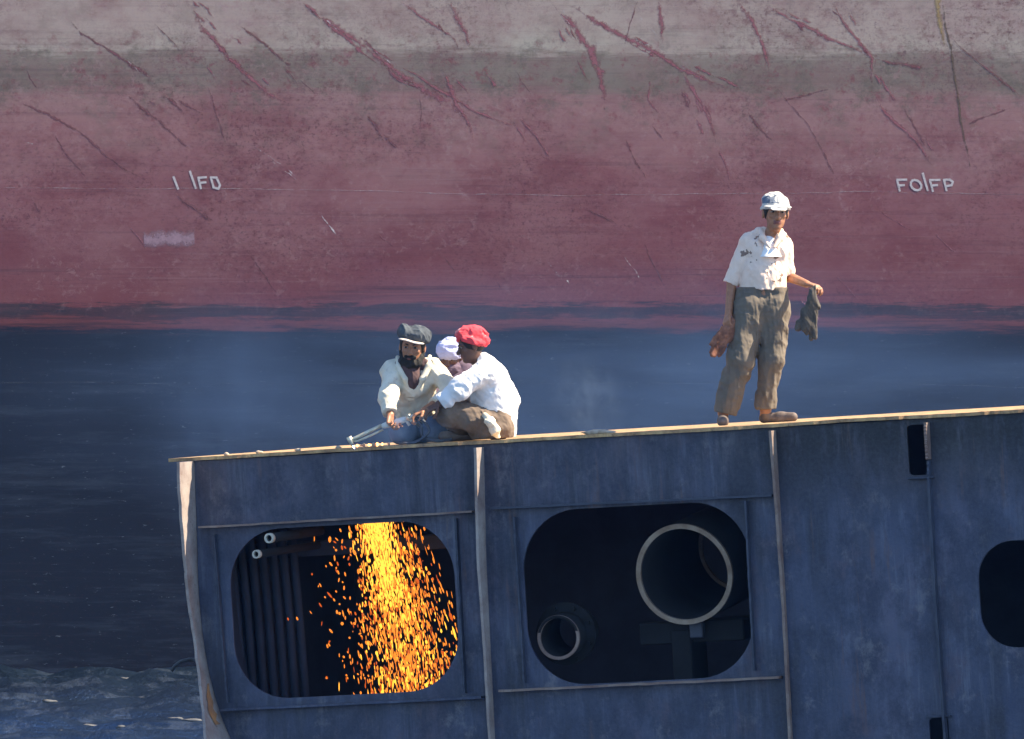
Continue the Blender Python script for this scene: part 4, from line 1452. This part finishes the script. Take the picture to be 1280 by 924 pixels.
# face plate with openings
HW = -2.98
out = [(u + .004, w) for u, w, p in sc_ if w < -.0305 or True]
out = [(out[0][0], -.032)] + out[1:]
uR = 6.4
face_outline = out + [(uR, HW), (uR, -.032)]
holes = []
def hole(px0, px1, py0, py1, r, cy):
    u0, _ = blk(px0, cy); u1, _ = blk(px1, cy)
    _, w1 = blk((px0 + px1) / 2, py0); _, w0 = blk((px0 + px1) / 2, py1)
    h = rrect(u0, u1, w0, w1, r)
    holes.append(h)
    return u0, u1, w0, w1
A = hole(290, 571, 656, 869, .40, 765)
B = hole(656, 940, 632, 852, .42, 740)
Cc = hole(1224, 1336, 675, 809, .26, 742)
hole(1135, 1160, 531, 594, .03, 562)
hole(1163, 1187, 897, 965, .03, 930)
plate_with_holes('face_plate', face_outline, holes, .018, M['steel'], block)

# deck
uL = blk(213, 577)[0]
bm = bmesh.new()
N_ = 260
us = np.linspace(uL, uR + .1, N_)
wob = np.cumsum(rng.normal(size=N_)) * .0012
wob -= np.linspace(wob[0], wob[-1], N_)
fr = [[], [], [], []]
for u, b in zip(us, wob):
    e = rng.normal() * .007
    fr[0].append(bm.verts.new((u, -.03 + e, b * .6 - .002)))
    fr[1].append(bm.verts.new((u, 3.3, 0)))
    fr[2].append(bm.verts.new((u, 3.3, -.026)))
    fr[3].append(bm.verts.new((u, -.03 + e, b * .6 - .026)))
for i in range(N_ - 1):
    for a, b in ((0, 1), (1, 2), (2, 3), (3, 0)):
        bm.faces.new((fr[a][i], fr[a][i + 1], fr[b][i + 1], fr[b][i]))
bm.faces.new([f[0] for f in fr]); bm.faces.new([f[-1] for f in fr][::-1])
bm_obj('deck_plate', bm, M['deck'], block)
# closing plates at the back and right so that the inside is a dark tank
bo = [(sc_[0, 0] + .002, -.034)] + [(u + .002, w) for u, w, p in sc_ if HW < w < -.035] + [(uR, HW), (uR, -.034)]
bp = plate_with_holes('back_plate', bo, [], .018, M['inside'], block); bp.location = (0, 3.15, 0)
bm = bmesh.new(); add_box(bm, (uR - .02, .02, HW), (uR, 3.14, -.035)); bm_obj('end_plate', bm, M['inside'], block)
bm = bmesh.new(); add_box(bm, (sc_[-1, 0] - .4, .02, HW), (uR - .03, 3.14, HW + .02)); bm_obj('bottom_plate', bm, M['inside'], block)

# upright flat bars standing proud of the face
def upright(pts, proud, thick, mat, top=-.034):
    """pts photo pixels along the bar's foot on the face; proud: how far it stands out at each"""
    q = [blk(x, y) for x, y in pts]
    vs, fs = [], []
    n = 40
    for k in range(n + 1):
        s = k / n * (len(q) - 1); i = min(int(s), len(q) - 2); f = s - i
        u = q[i][0] + (q[i + 1][0] - q[i][0]) * f; w = q[i][1] + (q[i + 1][1] - q[i][1]) * f
        if k == 0: w = min(w, top)
        p = proud[i] + (proud[min(i + 1, len(proud) - 1)] - proud[i]) * f
        j = rng.normal() * .003
        vs += [(u, -.001, w), (u - thick, -.001, w), (u - thick, -p + j, w), (u, -p + j, w)]
    for k in range(n):
        a, b = 4 * k, 4 * k + 4
        for c in range(4):
            fs.append((a + c, a + (c + 1) % 4, b + (c + 1) % 4, b + c))
    fs += [(0, 1, 2, 3), (4 * n + 3, 4 * n + 2, 4 * n + 1, 4 * n)]
    return mesh_obj('upright_bar', vs, fs, mat, block)
upright([(605, 559), (608, 700), (613, 800), (619, 924), (628, 1075)], [.16, .15, .11, .09, .09], .020, M['plate'])
upright([(970, 538), (976, 640), (983, 760), (991, 924), (999, 1075)], [.105, .07, .045, .045, .04], .02, M['rusty'])
upright([(1162, 528), (1164.3, 574)], [.080, .074], .02, M['rusty'])  # paler material paints the sunlit top of the dark bar below
upright([(1164.4, 575.5), (1165, 600), (1174, 760), (1184, 900), (1193, 1050)], [.06, .06, .06, .06, .06], .018, M['darkbar'], 9)

def rail(p0, p1, proud, th, mat, name='flat_stiffener'):
    a, b = blk(*p0), blk(*p1)
    vs, fs = [], []
    n = 30
    for k in range(n + 1):
        f = k / n
        u = a[0] + (b[0] - a[0]) * f; w = a[1] + (b[1] - a[1]) * f + rng.normal() * .0012
        j = rng.normal() * .0025
        vs += [(u, -.001, w), (u, -proud + j, w), (u, -proud + j, w - th), (u, -.001, w - th)]
    for k in range(n):
        x, y = 4 * k, 4 * k + 4
        for c in range(4):
            fs.append((x + c, x + (c + 1) % 4, y + (c + 1) % 4, y + c))
    fs += [(3, 2, 1, 0), (4 * n, 4 * n + 1, 4 * n + 2, 4 * n + 3)]
    return mesh_obj(name, vs, fs, mat, block)
rail((252, 658), (594, 638), .075, .014, M['rusty'])
rail((617, 634), (968, 618), .06, .014, M['darkbar'])
rail((279, 886), (606, 870), .075, .016, M['steel'])
rail((628, 862), (978, 845), .085, .016, M['rusty'])
# thin uprights beside the openings, with a mouse-hole gap top and bottom
upright([(271, 668), (288, 878)], [.05, .05], .014, M['darkbar'], 9)
upright([(573, 648), (584, 866)], [.05, .05], .014, M['darkbar'], 9)
upright([(646, 646), (659, 854)], [.05, .05], .014, M['darkbar'], 9)
upright([(935, 626), (946, 838)], [.05, .05], .014, M['darkbar'], 9)
# lips under the two slots
bm = bmesh.new(); u, w = blk(1137, 597); u2, _ = blk(1168, 595)
add_box(bm, (u, -.05, w - .014), (u2, -.001, w + .002), .004); bm_obj('slot_lip', bm, M['darkbar'], block)
bm = bmesh.new(); u, w = blk(1161, 897); u2, _ = blk(1190, 896)
add_box(bm, (u, -.05, w - .004), (u2, -.001, w + .012), .004); bm_obj('slot_lip', bm, M['darkbar'], block)

# pipes seen through the right opening
def P3(px, py, v):
    u, w = blk(px, py, v)
    return Vector((u, v, w))
ax = Vector((0, 1, .12)).normalized()
c0 = P3(855, 718, .22)
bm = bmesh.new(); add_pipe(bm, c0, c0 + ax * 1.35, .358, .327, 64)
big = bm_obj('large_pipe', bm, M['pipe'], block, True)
bm = bmesh.new(); add_pipe(bm, c0 - ax * .004, c0 + ax * .02, .361, .326, 64)
bm_obj('cut_rim', bm, M['pipe_end'], big)
bm = bmesh.new(); add_pipe(bm, c0 + ax * 1.28, c0 + ax * 1.31, .325, .300, 64)
bm_obj('inner_ring', bm, M['rusty'], big)
c1 = P3(698, 797, .10)
bm = bmesh.new(); add_pipe(bm, c1, c1 + Vector((0, 1, .1)) * .42, .157, .138, 48)
sm = bm_obj('small_pipe', bm, M['pipe'], block, True)
bm = bmesh.new(); add_pipe(bm, c1 - Vector((0, .004, 0)), c1 + Vector((0, .014, 0)), .159, .137, 48)
bm_obj('cut_rim', bm, M['rusty'], sm)
cf = c1 + Vector((0, .16, .02))
bm = bmesh.new(); add_pipe(bm, cf, cf + Vector((0, .025, 0)), .225, .157, 48)
fl = bm_obj('flange', bm, M['pipe'], sm)
for k in range(8):
    a = R(22 + 45 * k)
    bm = bmesh.new()
    q = cf + Vector((math.cos(a) * .192, 0, math.sin(a) * .192))
    add_tube(bm, [q + Vector((0, -.03, 0)), q], .015, 6)
    bm_obj('bolt', bm, M['pipe'], fl)
bm = bmesh.new()
a = P3(804, 779, .5); b = P3(928, 800, .5)
add_box(bm, (a.x, .40, b.z), (b.x + .05, 1.2, a.z), .01)
bm_obj('pipe_saddle', bm, M['pipe'], block)
bm = bmesh.new()
a = P3(838, 788, .36); b = P3(866, 840, .36)
add_box(bm, (a.x, .36, b.z - .6), (b.x, .7, a.z), .01)
bm_obj('pipe_post', bm, M['pipe'], block)
bm = bmesh.new()
a = P3(862, 778, .36); b = P3(880, 797, .36)
add_box(bm, (a.x, .34, b.z), (b.x, .395, a.z), .008)
bm_obj('saddle_clamp', bm, M['darkbar'], block)
# row of upright heating coils and two cut pipe stubs in the left opening
for k in range(7):
    q = P3(300 + 13 * k, 770, .75 + .02 * k)
    bm = bmesh.new()
    add_tube(bm, [(q.x, q.y, q.z - 1.3), (q.x - .02, q.y, q.z), (q.x - .05, q.y, q.z + .72)], .03, 14)
    bm_obj('heating_coil', bm, M['inside'], block, True)
for (x, y, r, Lp) in ((336, 673, .034, .8), (320, 693, .029, .95)):
    q = P3(x, y, -.21)
    bm = bmesh.new()
    d = Vector((.12, 1, .03)).normalized()
    add_pipe(bm, q, q + d * Lp, r, r * .72, 24)
    st = bm_obj('pipe_stub', bm, M['pipe'], block, True)
    bm = bmesh.new(); add_pipe(bm, q - d * .003, q + d * .035, r * 1.06, r * .70, 24)
    bm_obj('cut_end', bm, M['pipe_bright'], st, True)
# a deck beam across the tank, behind the openings
bm = bmesh.new()
q = P3(300, 690, .9); q2 = P3(560, 700, .9)
add_box(bm, (q.x - .2, .9, q.z - .06), (q2.x + .1, 1.0, q.z + .05), .01)
bm_obj('inner_beam', bm, M['inside'], block)

# ------------------------------------------------------------------ things lying on the deck
def lump(bm, c, r, seed, flat=.6):
    s = random.Random(seed)
    g = bmesh.ops.create_icosphere(bm, subdivisions=2, radius=1)
    for v in g['verts']:
        k = 1 + .25 * math.sin(v.co.x * 3 + seed) + s.uniform(-.15, .15)
        v.co = Vector((v.co.x * r[0] * k, v.co.y * r[1] * k, v.co.z * r[2] * k)) + c
def on_deck(px, py, v):
    """a point on the deck at that pixel column, v metres in from the edge"""
    u, w = blk(px, py, v)
    p = ORG + U * u + V * v
    return p
for (x, r, lab) in ((742, (.12, .05, .022), 'pale flat crust of slag on the deck edge between the men'),
                    (758, (.06, .04, .018), 'small pale slag cake to the right of the larger crust on the deck edge')):
    p = on_deck(x, 541, .03)
    bm = bmesh.new()
    lump(bm, Vector((0, 0, .006)), r, x)
    o = bm_obj('slag_crust', bm, M['slag'], None, True); o.location = p
    tag(o, lab, 'slag', 'crusts of slag on the deck')
hot_px = [(447, .5), (455, .7), (462, .5), (468, .8), (472, .6), (452, .4), (478, .45), (486, .5)]
for k, (x, s) in enumerate(hot_px):
    p = on_deck(x, 560, .02 + .03 * (k % 3))
    bm = bmesh.new()
    lump(bm, Vector((0, 0, .012)), (.022 * s, .02 * s, .02 * s), 3 * x)
    o = bm_obj('glowing_slag', bm, M['hot'] if k % 2 == 0 else M['slag'], None, True); o.location = p
    tag(o, 'glowing orange droplet of slag under the torch nozzle' if k % 2 == 0 else 'pale cooled droplet of slag beside the torch nozzle',
        'slag', 'slag droplets at the cut')
for k, x in enumerate((325, 372, 424, 283)):
    p = on_deck(x, 570, .01)
    bm = bmesh.new()
    lump(bm, Vector((0, 0, .006)), (.026, .02, .013), 5 * x)
    o = bm_obj('weld_bead', bm, M['slag'], None, True); o.location = p
    tag(o, 'small pale bead of metal on the deck edge left of the torch', 'slag', 'beads on the left deck edge')

# ------------------------------------------------------------------ the spark shower
def sparks():
    vs, fs, mi = [], [], []
    r = np.random.default_rng(21)
    def one(p, d, L, w, m):
        d = d / np.linalg.norm(d)
        a = np.cross(d, (0, 1, 0)); a /= np.linalg.norm(a)
        b = np.cross(d, a)
        k = len(vs)
        w = w * .86
        vs.append(p - d * L * .55)
        for e in (-.24, .24):
            q = p + d * L * e
            vs.extend([q + a * w, q + b * w, q - a * w, q - b * w])
        vs.append(p + d * L * .55)
        for i in range(4):
            j = (i + 1) % 4
            fs.append((k, k + 1 + j, k + 1 + i)); fs.append((k + 9, k + 5 + i, k + 5 + j))
            fs.append((k + 1 + i, k + 1 + j, k + 5 + j, k + 5 + i))
            mi.extend((m, m, m))
    top = np.array(P3(490, 654, .32))
    n = 0
    # the shower: narrow and bright at the top, fanning to the right as it falls
    for k in range(2500):
        t = r.uniform(0, 1) ** .9
        core = r.random() < .50
        x0 = r.normal(-.135, .045) if core else r.uniform(-.25, .16)
        x0 = max(x0, -.27)
        drift = x0 * (1 + .55 * t) + (.30 if core else .21) * t + r.normal() * (.02 + .14 * t)
        p = top + np.array((drift, r.uniform(-.16, .24) * (.4 + t), -1.34 * t + .02))
        d = np.array((.20 + (x0 + .05) * .7 + r.normal() * .10, r.normal() * .15, -1.25 - .5 * t))
        hot = core and r.random() < .95 - .75 * t
        m = 0 if hot else (1 if r.random() < .66 else (0 if r.random() < .3 else 2))
        one(p, d, min(.10, .034 * r.lognormal(0, .42)), min(.012, .0043 * r.lognormal(0, .42)), m)
    for k in range(380):
        t = r.uniform(0, 1) ** 1.6 * .45
        p = top + np.array((r.normal(-.13, .06) + .25 * t, r.uniform(-.16, .2) * (.4 + t), -1.34 * t + .02))
        one(p, np.array((.12 + r.normal() * .08, r.normal() * .1, -1.3)), .040 * r.lognormal(0, .35), .0045 * r.lognormal(0, .3), 0)
    # loose ones thrown to the left
    for k in range(170):
        t = r.uniform(.03, 1)
        s = abs(r.normal()) * .17
        p = top + np.array((-.24 - s * (.6 + .8 * math.sin(math.pi * min(t, .7))) + .14 * t, r.uniform(-.1, .2), -1.28 * t + .03))
        d = np.array((.3 + r.normal() * .35, r.normal() * .2, -1.0))
        one(p, d, .028 * r.lognormal(0, .35), min(.013, .0062 * r.lognormal(0, .3)), 1 if r.random() < .7 else 2)
    return vs, fs, mi
vs, fs, mi = sparks()
o = mesh_obj('spark_shower', vs, fs, [M['spark_a'], M['spark_b'], M['spark_c']], None, False, mi)
o.matrix_world = BLOCK
tag(o, 'shower of orange sparks falling inside the left opening', 'sparks', None, 'stuff')

# ------------------------------------------------------------------ flotsam
rs = random.Random(4)
for k, (x, y, s) in enumerate([(143, 850, .08), (157, 850, .07), (97, 884, .09), (158, 878, .14), (175, 875, .10), (152, 911, .09), (159, 914, .06),
                               (113, 909, .10), (219, 900, .09), (238, 902, .12), (74, 917, .05), (198, 894, .09), (16, 877, .07), (63, 878, .10), (142, 835, .07)]):
    D = CAM.z * F / (y - 462)
    p = at(x, y, D - CAMD)
    bm = bmesh.new()
    lump(bm, Vector((0, 0, .01)), (s * .7, s * .5, .018), k + 3)
    o = bm_obj('flotsam', bm, M['wood'], None, True); o.location = (p.x, p.y, 0.0)
    tag(o, 'small pale scrap floating on the dark water left of the block', 'flotsam', 'scraps floating on the water')
# bent wire sticking out beside the block's lower edge
bm = bmesh.new()
yw = 3.2
pts = [at(x, y, yw) for x, y in ((214, 839), (219, 832), (226, 827), (236, 824.5), (247, 825), (262, 829), (275, 836))]
b0 = pts[0].copy()
add_tube(bm, [p - b0 for p in pts], .014, 8)
o = bm_obj('bent_cable', bm, M['wood'], None, True); o.location = b0
tag(o, 'thin bent cable end curling out beside the lower left of the block', 'cable')

# ------------------------------------------------------------------ air: haze and smoke
def volume_mat(name, color, dens, noise=None, power=1.6, lo=.38, hi=.75):
    t = NT(name)
    pv = t.n('ShaderNodeVolumePrincipled')
    pv.inputs['Color'].default_value = (*color, 1)
    pv.inputs['Anisotropy'].default_value = .25
    if noise is None:
        pv.inputs['Density'].default_value = dens
    else:
        tc = t.n('ShaderNodeTexCoord')
        ln = t.n('ShaderNodeVectorMath', operation='LENGTH')
        t.t.links.new(tc.outputs['Object'], ln.inputs[0])
        fall = t.math('POWER', t.math('SUBTRACT', 1.0, ln.outputs['Value'], clamp=True), power)
        nz = t.ramp(t.noise(noise, 5, .62, t.coord(), .6), [(lo, 0.0), (hi, 1.0)])
        t.t.links.new(t.math('MULTIPLY', t.math('MULTIPLY', fall, nz), dens), pv.inputs['Density'])
    return t.done(None, pv.outputs[0])

bm = bmesh.new()
add_box(bm, (-160, -105, -1.5), (160, 75, 19))
o = bm_obj('haze', bm, volume_mat('thin_bluish_haze', (.13, .36, 1.0), .00008))
tag(o, kind='stuff')

def smoke(name, c, r, mat, label, rot=0):
    bm = bmesh.new()
    bmesh.ops.create_icosphere(bm, subdivisions=3, radius=1)
    o = bm_obj(name, bm, mat, None, True)
    o.location = c; o.scale = r; o.rotation_euler = (0, R(rot), 0)
    tag(o, label, 'smoke', None, 'stuff')
smoke('smoke', at(830, 500, 14), (6.0, 7.0, 1.25), volume_mat('drifting_smoke', (.27, .47, .93),  .060, 2.6, 1.0, .36, .70), 'pale blue smoke drifting across the black ship side behind the men')
smoke('smoke', at(290, 520, 6), (.9, 1.6, 1.25), volume_mat('smoke_plume', (.27, .47, .93), .10, 2.2, 1.1, .30, .7), 'faint blue plume of smoke rising at the left end of the deck')
smoke('smoke', at(518, 540, .12), (.34, .16, .17), volume_mat('torch_fume', (.30, .55, 1.0), 1.3, 2.2, 1.0, .30, .70), 'blue fume hanging over the torch and the knees of the capped man')
smoke('smoke', at(735, 505, .35), (.30, .2, .42), volume_mat('smoke_wisp', (.60, .76, 1.0), 1.0, 2.6, 1.0, .42, .70), 'thin wisp of smoke above the slag crust between the men', -14)

# ------------------------------------------------------------------ sky, sun, camera
SUN = Vector((.62, -.02, .74)).normalized()
elev = math.asin(SUN.z)
azim = math.atan2(SUN.x, SUN.y)
w = bpy.data.worlds.new('World'); SC.world = w
w.use_nodes = True
nt = w.node_tree; nt.nodes.clear()
sky = nt.nodes.new('ShaderNodeTexSky'); sky.sky_type = 'NISHITA'; sky.sun_disc = False
sky.sun_elevation = elev; sky.sun_rotation = azim
sky.air_density = 1.0; sky.dust_density = .3; sky.ozone_density = 4.0
bg = nt.nodes.new('ShaderNodeBackground'); bg.inputs[1].default_value = SKY
wo = nt.nodes.new('ShaderNodeOutputWorld')
nt.links.new(sky.outputs[0], bg.inputs[0]); nt.links.new(bg.outputs[0], wo.inputs[0])
ld = bpy.data.lights.new('sun', 'SUN'); ld.energy = SUNE; ld.angle = R(.5); ld.color = (1, .87, .66)
lo = bpy.data.objects.new('sun', ld); link(lo)
lo.rotation_euler = SUN.to_track_quat('Z', 'Y').to_euler()
lo.location = SUN * 50

cd = bpy.data.cameras.new('camera'); cam = bpy.data.objects.new('camera', cd); link(cam)
cam.location = CAM; cam.rotation_euler = (R(90), 0, 0)
cd.sensor_width = 36; cd.lens = 36 * F / 1280
cd.clip_start = .5; cd.clip_end = 6000
SC.camera = cam
SC.view_settings.view_transform = 'Standard'; SC.view_settings.look = 'None'
SC.view_settings.exposure = EXPO; SC.view_settings.gamma = 1
SC.view_settings.use_curve_mapping = False
SC.cycles.use_denoising = True
SC.cycles.max_bounces = 6
SC.cycles.volume_bounces = 0
SC.cycles.transparent_max_bounces = 12
SC.cycles.sample_clamp_indirect = 6
